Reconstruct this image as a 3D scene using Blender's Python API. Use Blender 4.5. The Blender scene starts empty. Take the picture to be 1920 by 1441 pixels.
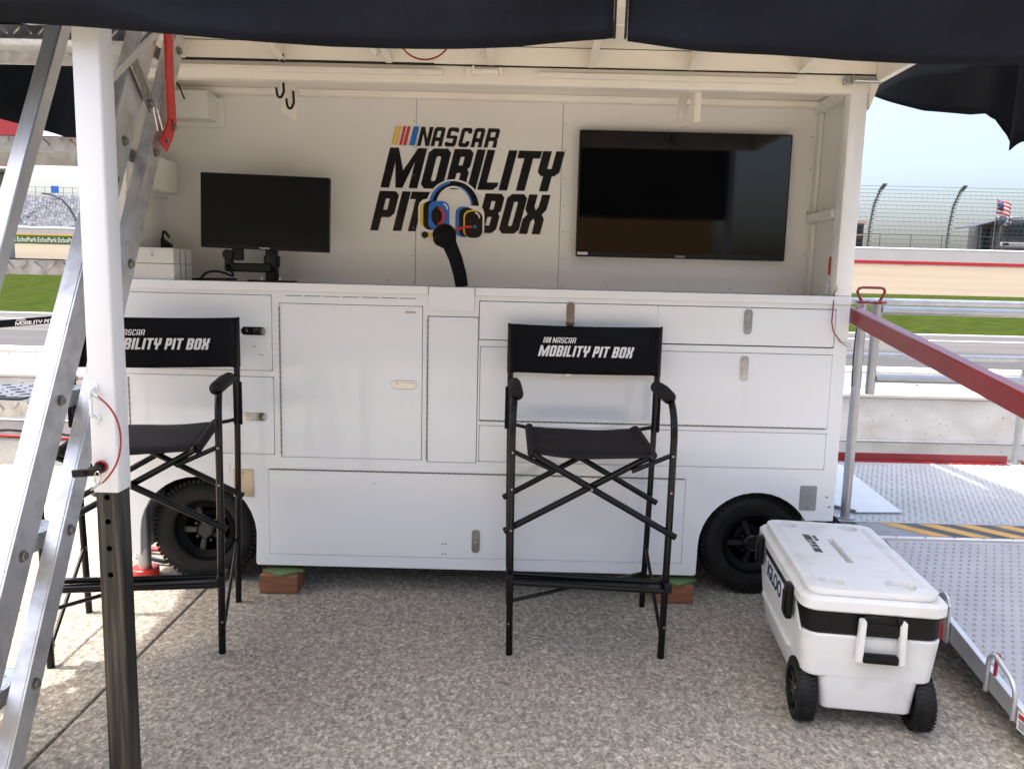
import bpy, bmesh, math, random
from mathutils import Vector, Matrix, Euler
R = math.radians
rnd = random.Random(7)
scene = bpy.context.scene
C = scene.collection

# ------------------------------------------------------------------ camera
cd = bpy.data.cameras.new('camera'); cam = bpy.data.objects.new('camera', cd); C.objects.link(cam)
cd.sensor_fit = 'HORIZONTAL'; cd.sensor_width = 36.0; cd.lens = 36.0*1420/1920
cd.clip_start = 0.05; cd.clip_end = 3000
fwd = Vector((0, math.cos(R(7.5)), -math.sin(R(7.5)))); up = Vector((0, math.sin(R(7.5)), math.cos(R(7.5))))
rt = Vector((1, 0, 0))
roll = R(1.4)                                    # the horizon drops to the right
r2 = rt*math.cos(roll) + up*math.sin(roll); u2 = -rt*math.sin(roll) + up*math.cos(roll)
M = Matrix((r2, u2, -fwd)).transposed().to_4x4(); M.translation = (0, 0, 1.42)
cam.matrix_world = M
scene.camera = cam

# ------------------------------------------------------------------ light
SUN_EL, SUN_AZ = 68.0, 270.0                     # azimuth clockwise from +Y: the sun stands to the left
w = bpy.data.worlds.new('World'); scene.world = w; w.use_nodes = True
nt = w.node_tree; nt.nodes.clear()
sky = nt.nodes.new('ShaderNodeTexSky'); sky.sky_type = 'NISHITA'; sky.sun_disc = False
sky.sun_elevation = R(SUN_EL); sky.sun_rotation = R(SUN_AZ)
sky.air_density = 1.0; sky.dust_density = 8.0; sky.ozone_density = 1.0; sky.altitude = 100
bg = nt.nodes.new('ShaderNodeBackground'); bg.inputs[1].default_value = 0.15
wo = nt.nodes.new('ShaderNodeOutputWorld')
nt.links.new(sky.outputs[0], bg.inputs[0]); nt.links.new(bg.outputs[0], wo.inputs[0])
sd = bpy.data.lights.new('sun', 'SUN'); sd.energy = 2.0; sd.angle = R(0.8); sd.color = (1.0, 0.985, 0.95)
sun = bpy.data.objects.new('sun', sd); C.objects.link(sun)
e, a = R(SUN_EL), R(SUN_AZ)
sv = Vector((math.cos(e)*math.sin(a), math.cos(e)*math.cos(a), math.sin(e)))
sun.rotation_euler = sv.to_track_quat('Z', 'Y').to_euler(); sun.location = (-6, 0, 12)
vs = scene.view_settings
vs.view_transform = 'Standard'; vs.look = 'None'; vs.gamma = 1.0; vs.use_curve_mapping = False
vs.exposure = 1.8
scene.cycles.max_bounces = 10; scene.cycles.diffuse_bounces = 6

# ------------------------------------------------------------------ materials
def mat(name, col, rough=0.5, metal=0.0, var=0.0, vscale=8.0, bump=0.0, bscale=40.0, coat=0.0, spec=0.5,
        stretch=(1, 1, 1), col2=None, thr=None, coords='Object', rvar=0.0):
    m = bpy.data.materials.new(name); m.use_nodes = True
    t = m.node_tree; p = t.nodes['Principled BSDF']
    p.inputs['Roughness'].default_value = rough; p.inputs['Metallic'].default_value = metal
    p.inputs['Coat Weight'].default_value = coat; p.inputs['Coat Roughness'].default_value = 0.06
    p.inputs['Specular IOR Level'].default_value = spec
    p.inputs['Base Color'].default_value = (*col, 1)
    tc = t.nodes.new('ShaderNodeTexCoord'); mp = t.nodes.new('ShaderNodeMapping')
    mp.inputs['Scale'].default_value = stretch
    t.links.new(tc.outputs[coords], mp.inputs[0])
    if var > 0 or col2:
        n = t.nodes.new('ShaderNodeTexNoise'); n.inputs['Scale'].default_value = vscale; n.inputs['Detail'].default_value = 8
        n.inputs['Roughness'].default_value = 0.6
        t.links.new(mp.outputs[0], n.inputs['Vector'])
        r = t.nodes.new('ShaderNodeValToRGB')
        lo, hi = thr or (0.3, 0.7)
        r.color_ramp.elements[0].position = lo; r.color_ramp.elements[1].position = hi
        c2 = col2 or tuple(min(1, c*(1+var)) for c in col)
        c1 = col if col2 else tuple(c*(1-var) for c in col)
        r.color_ramp.elements[0].color = (*c1, 1); r.color_ramp.elements[1].color = (*c2, 1)
        t.links.new(n.outputs[0], r.inputs[0]); t.links.new(r.outputs[0], p.inputs['Base Color'])
        if rvar:
            mr = t.nodes.new('ShaderNodeMapRange'); mr.inputs[3].default_value = max(0.02, rough-rvar); mr.inputs[4].default_value = rough+rvar
            t.links.new(n.outputs[0], mr.inputs[0]); t.links.new(mr.outputs[0], p.inputs['Roughness'])
    if bump > 0:
        n = t.nodes.new('ShaderNodeTexNoise'); n.inputs['Scale'].default_value = bscale; n.inputs['Detail'].default_value = 6
        t.links.new(mp.outputs[0], n.inputs['Vector'])
        b = t.nodes.new('ShaderNodeBump'); b.inputs['Strength'].default_value = bump; b.inputs['Distance'].default_value = 0.004
        t.links.new(n.outputs[0], b.inputs['Height']); t.links.new(b.outputs[0], p.inputs['Normal'])
    return m

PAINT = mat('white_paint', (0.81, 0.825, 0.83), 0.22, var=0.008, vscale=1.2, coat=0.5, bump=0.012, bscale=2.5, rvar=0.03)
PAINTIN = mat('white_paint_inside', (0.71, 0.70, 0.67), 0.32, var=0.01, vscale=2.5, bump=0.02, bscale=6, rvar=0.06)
BOUNCEW = mat('bounce_warmed_paint', (0.78, 0.745, 0.67), 0.45, var=0.04, vscale=5, bump=0.03, bscale=20)  # white paint with the warm bounce from the ground put into its colour
POLEW = mat('powder_white', (0.66, 0.67, 0.68), 0.35, var=0.02, vscale=6, bump=0.05, bscale=120)
GAP = mat('gap_dark', (0.015, 0.015, 0.015), 0.8)
HINGE = mat('hinge_steel', (0.28, 0.27, 0.25), 0.4, 0.9, var=0.4, vscale=90)
CHROME = mat('chrome', (0.46, 0.46, 0.46), 0.16, 1.0, var=0.08, vscale=40)
BRONZE = mat('stainless_plate', (0.50, 0.43, 0.34), 0.30, 0.9, var=0.12, vscale=14)
BLACKP = mat('black_plastic', (0.004, 0.004, 0.0045), 0.45, var=0.3, vscale=30, spec=0.3)
BLACKM = mat('black_tube', (0.003, 0.003, 0.003), 0.26, 0.0, spec=0.28, var=0.3, vscale=12)
CLOTHB = mat('black_cloth', (0.0055, 0.0055, 0.007), 0.9, var=0.25, vscale=6, bump=0.35, bscale=260, spec=0.2)
CLOTHS = mat('seat_cloth', (0.017, 0.0135, 0.0155), 0.85, var=0.25, vscale=6, bump=0.35, bscale=260, spec=0.25)
NAVY = mat('navy_canopy_cloth', (0.0075, 0.0085, 0.012), 0.9, var=0.35, vscale=2.2, bump=0.3, bscale=150, spec=0.12)
PRINTW = mat('white_print', (0.78, 0.78, 0.78), 0.6, var=0.03)
PRINTK = mat('black_print', (0.005, 0.005, 0.005), 0.25, var=0.2)
YEL = mat('yellow_print', (0.75, 0.46, 0.03), 0.4, var=0.05); REDP = mat('red_print', (0.52, 0.03, 0.03), 0.4, var=0.05)
BLUP = mat('blue_print', (0.02, 0.14, 0.48), 0.4, var=0.05)
NAVP = mat('navy_print', (0.02, 0.035, 0.10), 0.4, var=0.05)
GREYP = mat('grey_print', (0.22, 0.22, 0.22), 0.6, var=0.05)
ALU = mat('aluminium', (0.62, 0.63, 0.64), 0.42, 0.8, var=0.12, vscale=4, stretch=(6, 1, 1), bump=0.08, bscale=60, rvar=0.1)
ALUW = mat('worn_aluminium', (0.66, 0.67, 0.69), 0.42, 0.85, col2=(0.42, 0.42, 0.43), vscale=14, thr=(0.45, 0.75), bump=0.1, bscale=50, rvar=0.12)
CHECK = mat('checker_plate', (0.55, 0.55, 0.55), 0.3, 1.0, var=0.25, vscale=26, bump=0.1, bscale=60, rvar=0.1)
STEEL = mat('raw_steel', (0.032, 0.031, 0.029), 0.36, 0.75, col2=(0.10, 0.095, 0.085), vscale=9, thr=(0.45, 0.75), stretch=(9, 9, 0.35), bump=0.1, bscale=60)
GALV = mat('grey_pipe', (0.42, 0.43, 0.44), 0.36, 0.75, var=0.12, vscale=16)
REDM = mat('red_paint', (0.25, 0.014, 0.016), 0.32, var=0.12, vscale=7, coat=0.2)
REDPL = mat('red_plastic', (0.62, 0.035, 0.02), 0.4, var=0.1)
RUBBER = mat('rubber', (0.0035, 0.0035, 0.004), 0.6, spec=0.3, col2=(0.013, 0.0125, 0.011), vscale=18, thr=(0.4, 0.8), bump=0.15, bscale=90)
RIM = mat('black_rim', (0.002, 0.002, 0.002), 0.6, var=0.3, vscale=14, spec=0.2)
SCREEN = mat('screen_glass', (0.003, 0.003, 0.004), 0.05, var=0.1, spec=0.45, coat=0.0)
SCREENM = mat('monitor_screen', (0.005, 0.005, 0.006), 0.42, var=0.1, spec=0.18)
CARD = mat('white_cardboard', (0.60, 0.585, 0.55), 0.8, var=0.05, vscale=12)
COOL = mat('cooler_plastic', (0.71, 0.71, 0.69), 0.42, col2=(0.54, 0.52, 0.47), vscale=6, thr=(0.50, 0.85), bump=0.04, bscale=70)
COOLK = mat('cooler_black', (0.003, 0.003, 0.0035), 0.45, var=0.3, vscale=20, spec=0.22)
WOOD = mat('stained_wood', (0.30, 0.125, 0.055), 0.7, col2=(0.15, 0.058, 0.028), vscale=9, thr=(0.35, 0.75), stretch=(1, 6, 8), bump=0.2, bscale=30)
GREENPL = mat('green_plastic', (0.10, 0.16, 0.055), 0.4, var=0.3, vscale=8)
HOSEB = mat('blue_hose', (0.03, 0.09, 0.20), 0.45, var=0.2); HOSER = mat('red_hose', (0.34, 0.02, 0.015), 0.4, var=0.1)
CHASSIS = mat('chassis_black', (0.006, 0.006, 0.006), 0.7, var=0.3)
WALLW = None

def tree(m): return m.node_tree, m.node_tree.nodes['Principled BSDF']
def concrete(name, base, dark, light):
    m = bpy.data.materials.new(name); m.use_nodes = True; t, p = tree(m)
    tc = t.nodes.new('ShaderNodeTexCoord')
    mp = t.nodes.new('ShaderNodeMapping'); mp.inputs['Scale'].default_value = (1, 0.8, 1); mp.inputs['Rotation'].default_value = (0, 0, 0.3)
    t.links.new(tc.outputs['Object'], mp.inputs[0])
    n1 = t.nodes.new('ShaderNodeTexNoise'); n1.inputs['Scale'].default_value = 55; n1.inputs['Detail'].default_value = 8; n1.inputs['Roughness'].default_value = 0.72; n1.inputs['Distortion'].default_value = 1.0
    n2 = t.nodes.new('ShaderNodeTexNoise'); n2.inputs['Scale'].default_value = 1.3; n2.inputs['Detail'].default_value = 5
    v = t.nodes.new('ShaderNodeTexVoronoi'); v.inputs['Scale'].default_value = 90
    for n in (n1, n2, v): t.links.new(mp.outputs[0], n.inputs['Vector'])
    r = t.nodes.new('ShaderNodeValToRGB'); cr = r.color_ramp
    cr.elements[0].position = 0.30; cr.elements[0].color = (*dark, 1)
    cr.elements[1].position = 0.72; cr.elements[1].color = (*light, 1)
    el = cr.elements.new(0.49); el.color = (*base, 1)
    t.links.new(n1.outputs[0], r.inputs[0])
    mx = t.nodes.new('ShaderNodeMix'); mx.data_type = 'RGBA'; mx.blend_type = 'MULTIPLY'; mx.inputs[0].default_value = 1
    r2_ = t.nodes.new('ShaderNodeValToRGB'); r2_.color_ramp.elements[0].position = 0.3; r2_.color_ramp.elements[1].position = 0.7
    r2_.color_ramp.elements[0].color = (0.84, 0.84, 0.85, 1); r2_.color_ramp.elements[1].color = (1.08, 1.06, 1.02, 1)
    t.links.new(n2.outputs[0], r2_.inputs[0]); t.links.new(r.outputs[0], mx.inputs[6]); t.links.new(r2_.outputs[0], mx.inputs[7])
    # individual stones
    mx2 = t.nodes.new('ShaderNodeMix'); mx2.data_type = 'RGBA'; mx2.blend_type = 'MULTIPLY'; mx2.inputs[0].default_value = 0.5
    hs = t.nodes.new('ShaderNodeSeparateColor'); t.links.new(v.outputs['Color'], hs.inputs[0])
    mr = t.nodes.new('ShaderNodeMapRange'); mr.inputs[3].default_value = 0.55; mr.inputs[4].default_value = 1.35
    t.links.new(hs.outputs[0], mr.inputs[0]); t.links.new(mx.outputs[2], mx2.inputs[6]); t.links.new(mr.outputs[0], mx2.inputs[7])
    t.links.new(mx2.outputs[2], p.inputs['Base Color'])
    p.inputs['Roughness'].default_value = 0.85; p.inputs['Specular IOR Level'].default_value = 0.25
    b = t.nodes.new('ShaderNodeBump'); b.inputs['Strength'].default_value = 0.7; b.inputs['Distance'].default_value = 0.006
    t.links.new(n1.outputs[0], b.inputs['Height']); t.links.new(b.outputs[0], p.inputs['Normal'])
    return m
CONC = concrete('aggregate_concrete', (0.300, 0.272, 0.226), (0.125, 0.114, 0.097), (0.72, 0.655, 0.55))
CONCG = concrete('grey_and_shade_concrete', (0.12, 0.118, 0.11), (0.085, 0.083, 0.078), (0.16, 0.155, 0.145))  # grey of the base sheet; on the wall strip it stands for shade

def pitted_wall():
    m = bpy.data.materials.new('pitted_white_wall'); m.use_nodes = True; t, p = tree(m)
    tc = t.nodes.new('ShaderNodeTexCoord')
    mp = t.nodes.new('ShaderNodeMapping'); mp.inputs['Scale'].default_value = (1, 1, 1.6); t.links.new(tc.outputs['Object'], mp.inputs[0])
    v = t.nodes.new('ShaderNodeTexVoronoi'); v.inputs['Scale'].default_value = 15
    n = t.nodes.new('ShaderNodeTexNoise'); n.inputs['Scale'].default_value = 3; n.inputs['Detail'].default_value = 6
    n3 = t.nodes.new('ShaderNodeTexNoise'); n3.inputs['Scale'].default_value = 22; n3.inputs['Detail'].default_value = 4
    for q in (v, n, n3): t.links.new(mp.outputs[0], q.inputs['Vector'])
    ad = t.nodes.new('ShaderNodeMath'); ad.operation = 'MULTIPLY_ADD'; ad.inputs[1].default_value = 0.42; t.links.new(n3.outputs[0], ad.inputs[0]); t.links.new(v.outputs['Distance'], ad.inputs[2])
    r = t.nodes.new('ShaderNodeValToRGB'); r.color_ramp.elements[0].position = 0.275; r.color_ramp.elements[1].position = 0.31
    r.color_ramp.elements[0].color = (0.16, 0.15, 0.14, 1); r.color_ramp.elements[1].color = (1, 1, 1, 1)
    t.links.new(ad.outputs[0], r.inputs[0])
    r2_ = t.nodes.new('ShaderNodeValToRGB'); r2_.color_ramp.elements[0].color = (0.50, 0.475, 0.44, 1); r2_.color_ramp.elements[1].color = (0.72, 0.70, 0.67, 1)
    r2_.color_ramp.elements[0].position = 0.25; r2_.color_ramp.elements[1].position = 0.7
    t.links.new(n.outputs[0], r2_.inputs[0])
    mx = t.nodes.new('ShaderNodeMix'); mx.data_type = 'RGBA'; mx.blend_type = 'MULTIPLY'; mx.inputs[0].default_value = 1
    t.links.new(r2_.outputs[0], mx.inputs[6]); t.links.new(r.outputs[0], mx.inputs[7]); t.links.new(mx.outputs[2], p.inputs['Base Color'])
    p.inputs['Roughness'].default_value = 0.75
    b = t.nodes.new('ShaderNodeBump'); b.inputs['Strength'].default_value = 0.5; b.inputs['Distance'].default_value = 0.01
    t.links.new(r.outputs[0], b.inputs['Height']); t.links.new(b.outputs[0], p.inputs['Normal'])
    return m
WALLW = pitted_wall()
WALLP = mat('wall_white_paint', (0.74, 0.73, 0.71), 0.6, var=0.07, vscale=3, bump=0.1, bscale=20)
ASPH = mat('asphalt', (0.030, 0.030, 0.031), 0.85, col2=(0.058, 0.057, 0.058), vscale=1.2, thr=(0.3, 0.75), stretch=(0.12, 1.6, 1), bump=0.3, bscale=60)
ASPH2 = mat('pale_concrete_road', (0.045, 0.043, 0.042), 0.85, col2=(0.095, 0.089, 0.085), vscale=0.8, thr=(0.3, 0.75), stretch=(0.1, 1.2, 1), bump=0.2, bscale=60)
GRASS = mat('mown_grass', (0.016, 0.027, 0.005), 0.95, col2=(0.044, 0.060, 0.014), vscale=1.7, thr=(0.3, 0.7), stretch=(0.6, 1.0, 1), bump=1.0, bscale=9, spec=0.0)
TAN = mat('tan_track', (0.130, 0.107, 0.078), 0.85, col2=(0.170, 0.142, 0.107), vscale=0.5, thr=(0.3, 0.7), stretch=(0.05, 0.7, 2), spec=0.2)
LINEW = mat('road_line_white', (0.8, 0.8, 0.78), 0.7, var=0.05)

# ------------------------------------------------------------------ shape helpers
ORG = {}
def fin(bm, name):
    me = bpy.data.meshes.new(name); bmesh.ops.recalc_face_normals(bm, faces=bm.faces[:]); bm.to_mesh(me); bm.free(); return me
def obj(name, geo, m, parent=None, label=None, kind=None, smooth=True, solid=0.0, loc=None, ang=38):
    """link one mesh object; vertices given in world coordinates unless the thing was made with local=True"""
    me = geo if isinstance(geo, bpy.types.Mesh) else fin(geo, name)
    me.name = name
    off = ORG.get(parent.name, Vector()) if parent else Vector(loc or (0, 0, 0))
    if off.length > 0: me.transform(Matrix.Translation(-off))
    me.materials.clear()
    for q in (m if isinstance(m, (list, tuple)) else [m]): me.materials.append(q)
    if smooth:
        for p in me.polygons: p.use_smooth = True
        me.set_sharp_from_angle(angle=R(ang))
    o = bpy.data.objects.new(name, me); C.objects.link(o)
    if parent: o.parent = parent; ORG[o.name] = off
    else: o.location = off; ORG[o.name] = off
    if label: o['label'] = label
    if kind: o['kind'] = kind
    if solid:
        md = o.modifiers.new('Solidify', 'SOLIDIFY'); md.thickness = solid; md.offset = 0
    return o
def thing(name, label, cat, loc=(0, 0, 0), group=None, rz=0.0, local=False):
    o = bpy.data.objects.new(name, None); C.objects.link(o); o.location = loc; o.rotation_euler = (0, 0, rz)
    o.empty_display_size = 0.1
    o['label'] = label; o['category'] = cat
    if group: o['group'] = group
    ORG[o.name] = Vector((0, 0, 0)) if local else Vector(loc)
    return o
def tag(o, label, cat, group=None):
    o['label'] = label; o['category'] = cat
    if group: o['group'] = group
    return o
def struct(name, geo, m, parent=None, **k):
    o = obj(name, geo, m, parent, **k)
    if not parent: o['kind'] = 'structure'
    return o
def B(): return bmesh.new()
def setmi(bm, n0, mi):
    if mi:
        bm.faces.ensure_lookup_table()
        for f in bm.faces[n0:]: f.material_index = mi
def box(bm, x0, x1, y0, y1, z0, z1, bev=0.0, mi=0, mx=None, seg=1):
    n0 = len(bm.faces)
    r = bmesh.ops.create_cube(bm, size=1.0)
    vs_ = r['verts']
    for v in vs_: v.co = Vector(((x0+x1)/2 + v.co.x*(x1-x0), (y0+y1)/2 + v.co.y*(y1-y0), (z0+z1)/2 + v.co.z*(z1-z0)))
    if bev > 0:
        es = list({e_ for v in vs_ for e_ in v.link_edges})
        rr = bmesh.ops.bevel(bm, geom=es, offset=bev, segments=seg, affect='EDGES', profile=0.5)
        vs_ = list({v for f in rr['faces'] for v in f.verts} | {v for v in vs_ if v.is_valid})
    if mx is not None:
        bmesh.ops.transform(bm, matrix=mx, verts=[v for v in vs_ if v.is_valid])
    setmi(bm, n0, mi)
    return bm
def hexa(bm, pts, mi=0):
    """8 corners: bottom four then top four"""
    n0 = len(bm.faces)
    v = [bm.verts.new(p) for p in pts]
    for f in ((3, 2, 1, 0), (4, 5, 6, 7), (0, 1, 5, 4), (1, 2, 6, 5), (2, 3, 7, 6), (3, 0, 4, 7)): bm.faces.new([v[i] for i in f])
    setmi(bm, n0, mi); return bm
def beam(bm, p, q, a_, b_, side, bev=0.0, mi=0):
    """box section bar from p to q; a_ = width along 'side' vector, b_ = width across"""
    p, q = Vector(p), Vector(q); d = (q-p).normalized(); s = Vector(side); s = (s - d*s.dot(d)).normalized(); n = d.cross(s)
    mx = Matrix((s, n, d)).transposed().to_4x4(); mx.translation = (p+q)/2
    L = (q-p).length
    return box(bm, -a_/2, a_/2, -b_/2, b_/2, -L/2, L/2, bev, mi, mx)
def tube(bm, pts, r, seg=12, mi=0, closed=False, cap=True, rs=None):
    n0 = len(bm.faces); pts = [Vector(p) for p in pts]; n = len(pts)
    T = []
    for i in range(n):
        a0 = pts[(i-1) % n] if (closed or i > 0) else pts[i]; b0 = pts[(i+1) % n] if (closed or i < n-1) else pts[i]
        T.append((b0-a0).normalized())
    nrm = T[0].orthogonal().normalized(); rings = []
    for i in range(n):
        nrm = (nrm - T[i]*nrm.dot(T[i]))
        nrm = nrm.normalized() if nrm.length > 1e-6 else T[i].orthogonal().normalized()
        bn = T[i].cross(nrm); rr = rs[i] if rs else r
        rings.append([bm.verts.new(pts[i] + (nrm*math.cos(2*math.pi*k/seg) + bn*math.sin(2*math.pi*k/seg))*rr) for k in range(seg)])
    for i in range(n if closed else n-1):
        A_, B_ = rings[i], rings[(i+1) % n]
        for k in range(seg): bm.faces.new((A_[k], A_[(k+1) % seg], B_[(k+1) % seg], B_[k]))
    if cap and not closed: bm.faces.new(rings[0][::-1]); bm.faces.new(rings[-1])
    setmi(bm, n0, mi); return bm
def arc(p0, p1, p2, n=8):
    """quadratic bend"""
    p0, p1, p2 = map(Vector, (p0, p1, p2))
    return [p0*(1-t)**2 + p1*2*t*(1-t) + p2*t*t for t in [i/n for i in range(n+1)]]
def lathe(bm, prof, c, axis='Y', seg=40, mi=0, cap=True):
    """prof = [(r, h)] turned round an axis through c"""
    n0 = len(bm.faces); rings = []
    for r_, h_ in prof:
        ring = []
        for k in range(seg):
            t_ = 2*math.pi*k/seg; u_, v_ = r_*math.cos(t_), r_*math.sin(t_)
            co = {'Y': (u_, h_, v_), 'X': (h_, u_, v_), 'Z': (u_, v_, h_)}[axis]
            ring.append(bm.verts.new(Vector(c)+Vector(co)))
        rings.append(ring)
    for i in range(len(rings)-1):
        for k in range(seg):
            bm.faces.new((rings[i][k], rings[i][(k+1) % seg], rings[i+1][(k+1) % seg], rings[i+1][k]))
    if cap and prof[0][0] > 1e-5: bm.faces.new(rings[0])
    if cap and prof[-1][0] > 1e-5: bm.faces.new(rings[-1])
    setmi(bm, n0, mi); return bm
def disc(bm, c, r, t_, axis='Y', seg=20, mi=0): return lathe(bm, [(r, -t_/2), (r, t_/2)], c, axis, seg, mi)
def hexbolt(bm, c, r, axis=(1, 0, 0), mi=0):
    c = Vector(c); ax = Vector(axis).normalized()
    tube(bm, [c, c+ax*0.0025], r*1.45, 16, mi); tube(bm, [c+ax*0.004, c+ax*(0.004+r*0.62)], r, 6, mi)
def plate(polys, t_, bev=0.0, f=None):
    """flat plate from outlines (even-odd holes) -> mesh; f maps (u, v, w) to 3D; w is the thickness direction"""
    cu = bpy.data.curves.new('outline', 'CURVE'); cu.dimensions = '2D'; cu.fill_mode = 'BOTH'; cu.extrude = max(t_/2-bev, 0); cu.bevel_depth = bev; cu.bevel_resolution = 1
    for pl in polys:
        s = cu.splines.new('POLY'); s.points.add(len(pl)-1)
        for i, q in enumerate(pl): s.points[i].co = (q[0], q[1], 0, 1)
        s.use_cyclic_u = True
    o = bpy.data.objects.new('outline', cu); me = bpy.data.meshes.new_from_object(o)
    bpy.data.objects.remove(o); bpy.data.curves.remove(cu)
    if f:
        for v in me.vertices: v.co = f(v.co.x, v.co.y, v.co.z)
    return me
def front(y0): return lambda u, v, w_: Vector((u, y0-w_, v))
def rect(x0, x1, z0, z1, c=0.0, n=3):
    if c <= 0: return [(x0, z0), (x1, z0), (x1, z1), (x0, z1)]
    o = []
    for cx, cz, a0 in ((x1-c, z0+c, -90), (x1-c, z1-c, 0), (x0+c, z1-c, 90), (x0+c, z0+c, 180)):
        for i in range(n+1):
            t_ = R(a0+90*i/n); o.append((cx+c*math.cos(t_), cz+c*math.sin(t_)))
    return o
def circ(cx, cy, r, n=20, ry=None): return [(cx+r*math.cos(2*math.pi*i/n), cy+(ry or r)*math.sin(2*math.pi*i/n)) for i in range(n)]
def addmesh(bm, me, mi=0):
    n0 = len(bm.faces); bm.from_mesh(me); setmi(bm, n0, mi); bpy.data.meshes.remove(me); return bm

# lettering: block italic capitals drawn as outlines
def glyph(ch, w_, s, h, c):
    W = w_
    if ch == 'M': return [[(0,0),(s,0),(s,.66),(W/2-s*.4,0),(W/2+s*.4,0),(W-s,.66),(W-s,0),(W,0),(W,1),(W-s,1),(W/2,.44),(s,1),(0,1)]]
    if ch in 'OD': return [[(c,0),(W-c,0),(W,c),(W,1-c),(W-c,1),(c,1),(0,1-c),(0,c)], [(s,h+.03),(s+.03,h),(W-s-.03,h),(W-s,h+.03),(W-s,1-h-.03),(W-s-.03,1-h),(s+.03,1-h),(s,1-h-.03)]]
    if ch == 'B': return [[(0,0),(W-c,0),(W,c),(W,.5-c*.7),(W-c*.6,.5),(W,.5+c*.7),(W,1-c),(W-c,1),(0,1)], [(s,h),(W-s,h),(W-s,.5-h*.5),(s,.5-h*.5)], [(s,.5+h*.5),(W-s,.5+h*.5),(W-s,1-h),(s,1-h)]]
    if ch == 'P': return [[(0,0),(s,0),(s,.34),(W-c,.34),(W,.34+c),(W,1-c),(W-c,1),(0,1)], [(s,.34+h),(W-s,.34+h),(W-s,1-h),(s,1-h)]]
    if ch == 'R': return [[(0,0),(s,0),(s,.34),(W-s,.34),(W-s,0),(W,0),(W,.34),(W-.06,.43),(W,.52),(W,1-c),(W-c,1),(0,1)], [(s,.34+h),(W-s,.34+h),(W-s,1-h),(s,1-h)]]
    if ch == 'A': return [[(0,0),(s,0),(s,.27),(W-s,.27),(W-s,0),(W,0),(W,1-c),(W-c,1),(c,1),(0,1-c)], [(s,.27+h),(W-s,.27+h),(W-s,1-h),(s,1-h)]]
    if ch == 'S': return [[(0,c),(c,0),(W-c,0),(W,c),(W,.58-c*.6),(W-c*.6,.58),(s,.58),(s,1-h),(W-s,1-h),(W-s,.76),(W,.76),(W,1-c),(W-c,1),(c,1),(0,1-c),(0,.42+c*.6),(c*.6,.42),(W-s,.42),(W-s,h),(s,h),(s,.24),(0,.24)]]
    if ch == 'C': return [[(0,c),(c,0),(W-c,0),(W,c),(W,.3),(W-s,.3),(W-s,h),(s,h),(s,1-h),(W-s,1-h),(W-s,.7),(W,.7),(W,1-c),(W-c,1),(c,1),(0,1-c)]]
    if ch == 'G': return [[(0,c),(c,0),(W-c,0),(W,c),(W,.5),(W*.5,.5),(W*.5,.5-h),(W-s,.5-h),(W-s,h),(s,h),(s,1-h),(W-s,1-h),(W-s,.72),(W,.72),(W,1-c),(W-c,1),(c,1),(0,1-c)]]
    if ch == 'N': return [[(0,0),(s,0),(s,.62),(W-s,0),(W,0),(W,1),(W-s,1),(W-s,.38),(s,1),(0,1)]]
    if ch == 'I': return [[(0,0),(W,0),(W,1),(0,1)]]
    if ch == 'L': return [[(0,0),(W-c,0),(W,h*.5),(W,h),(s,h),(s,1),(0,1)]]
    if ch == 'T': return [[(W/2-s/2,0),(W/2+s/2,0),(W/2+s/2,1-h),(W,1-h),(W,1),(0,1),(0,1-h),(W/2-s/2,1-h)]]
    if ch == 'Y': return [[(W/2-s/2,0),(W/2+s/2,0),(W/2+s/2,.38),(W-c,.38),(W,.38+c),(W,1),(W-s,1),(W-s,.56),(s,.56),(s,1),(0,1),(0,.38+c),(c,.38),(W/2-s/2,.38)]]
    if ch == 'X': return [[(0,0),(s,0),(s,.3),(s+.05,.39),(W-s-.05,.39),(W-s,.3),(W-s,0),(W,0),(W,.38),(W-.09,.5),(W,.62),(W,1),(W-s,1),(W-s,.7),(W-s-.05,.61),(s+.05,.61),(s,.7),(s,1),(0,1),(0,.62),(.09,.5),(0,.38)]]
WID = dict(M=.9, O=.56, B=.55, I=.21, L=.46, T=.52, Y=.58, P=.5, X=.56, N=.6, A=.5, S=.5, C=.5, R=.52, G=.54)
def lettering(s, x0, z0, width, height, f, shear=0.25, t_=0.0012, gap=.075, space=.28, placed=None, sw=.2, hw=.17):
    """one mesh holding a printed line; placed = explicit [(letter, start, end)] in metres"""
    bm = B()
    if placed is None:
        tot = sum((space if ch == ' ' else WID[ch]+gap) for ch in s)-gap; k = width/(tot); cur = 0; placed = []
        for ch in s:
            if ch == ' ': cur += space; continue
            placed.append((ch, x0+cur*k, x0+(cur+WID[ch])*k)); cur += WID[ch]+gap
    for ch, a0, b0 in placed:
        wn = (b0-a0)/height
        for_ = glyph(ch, wn, min(sw, wn*.4) if ch != 'I' else wn, hw, .1)
        pol = [[(a0+(u+v*shear)*height, z0+v*height) for u, v in pl] for pl in for_]
        addmesh(bm, plate(pol, t_, 0, f))
    return bm
def fonttext(s, size, t_, f, shear=0.0, offset=0.0, spacing=1.0):
    cu = bpy.data.curves.new('t', 'FONT'); cu.body = s; cu.size = size; cu.extrude = t_/2; cu.shear = shear; cu.offset = offset; cu.space_character = spacing
    cu.align_x = 'CENTER'; cu.align_y = 'CENTER'
    o = bpy.data.objects.new('t', cu); me = bpy.data.meshes.new_from_object(o); bpy.data.objects.remove(o); bpy.data.curves.remove(cu)
    for v in me.vertices: v.co = f(v.co.x, v.co.y, v.co.z)
    bm = B(); bm.from_mesh(me); bpy.data.meshes.remove(me); return bm
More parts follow.
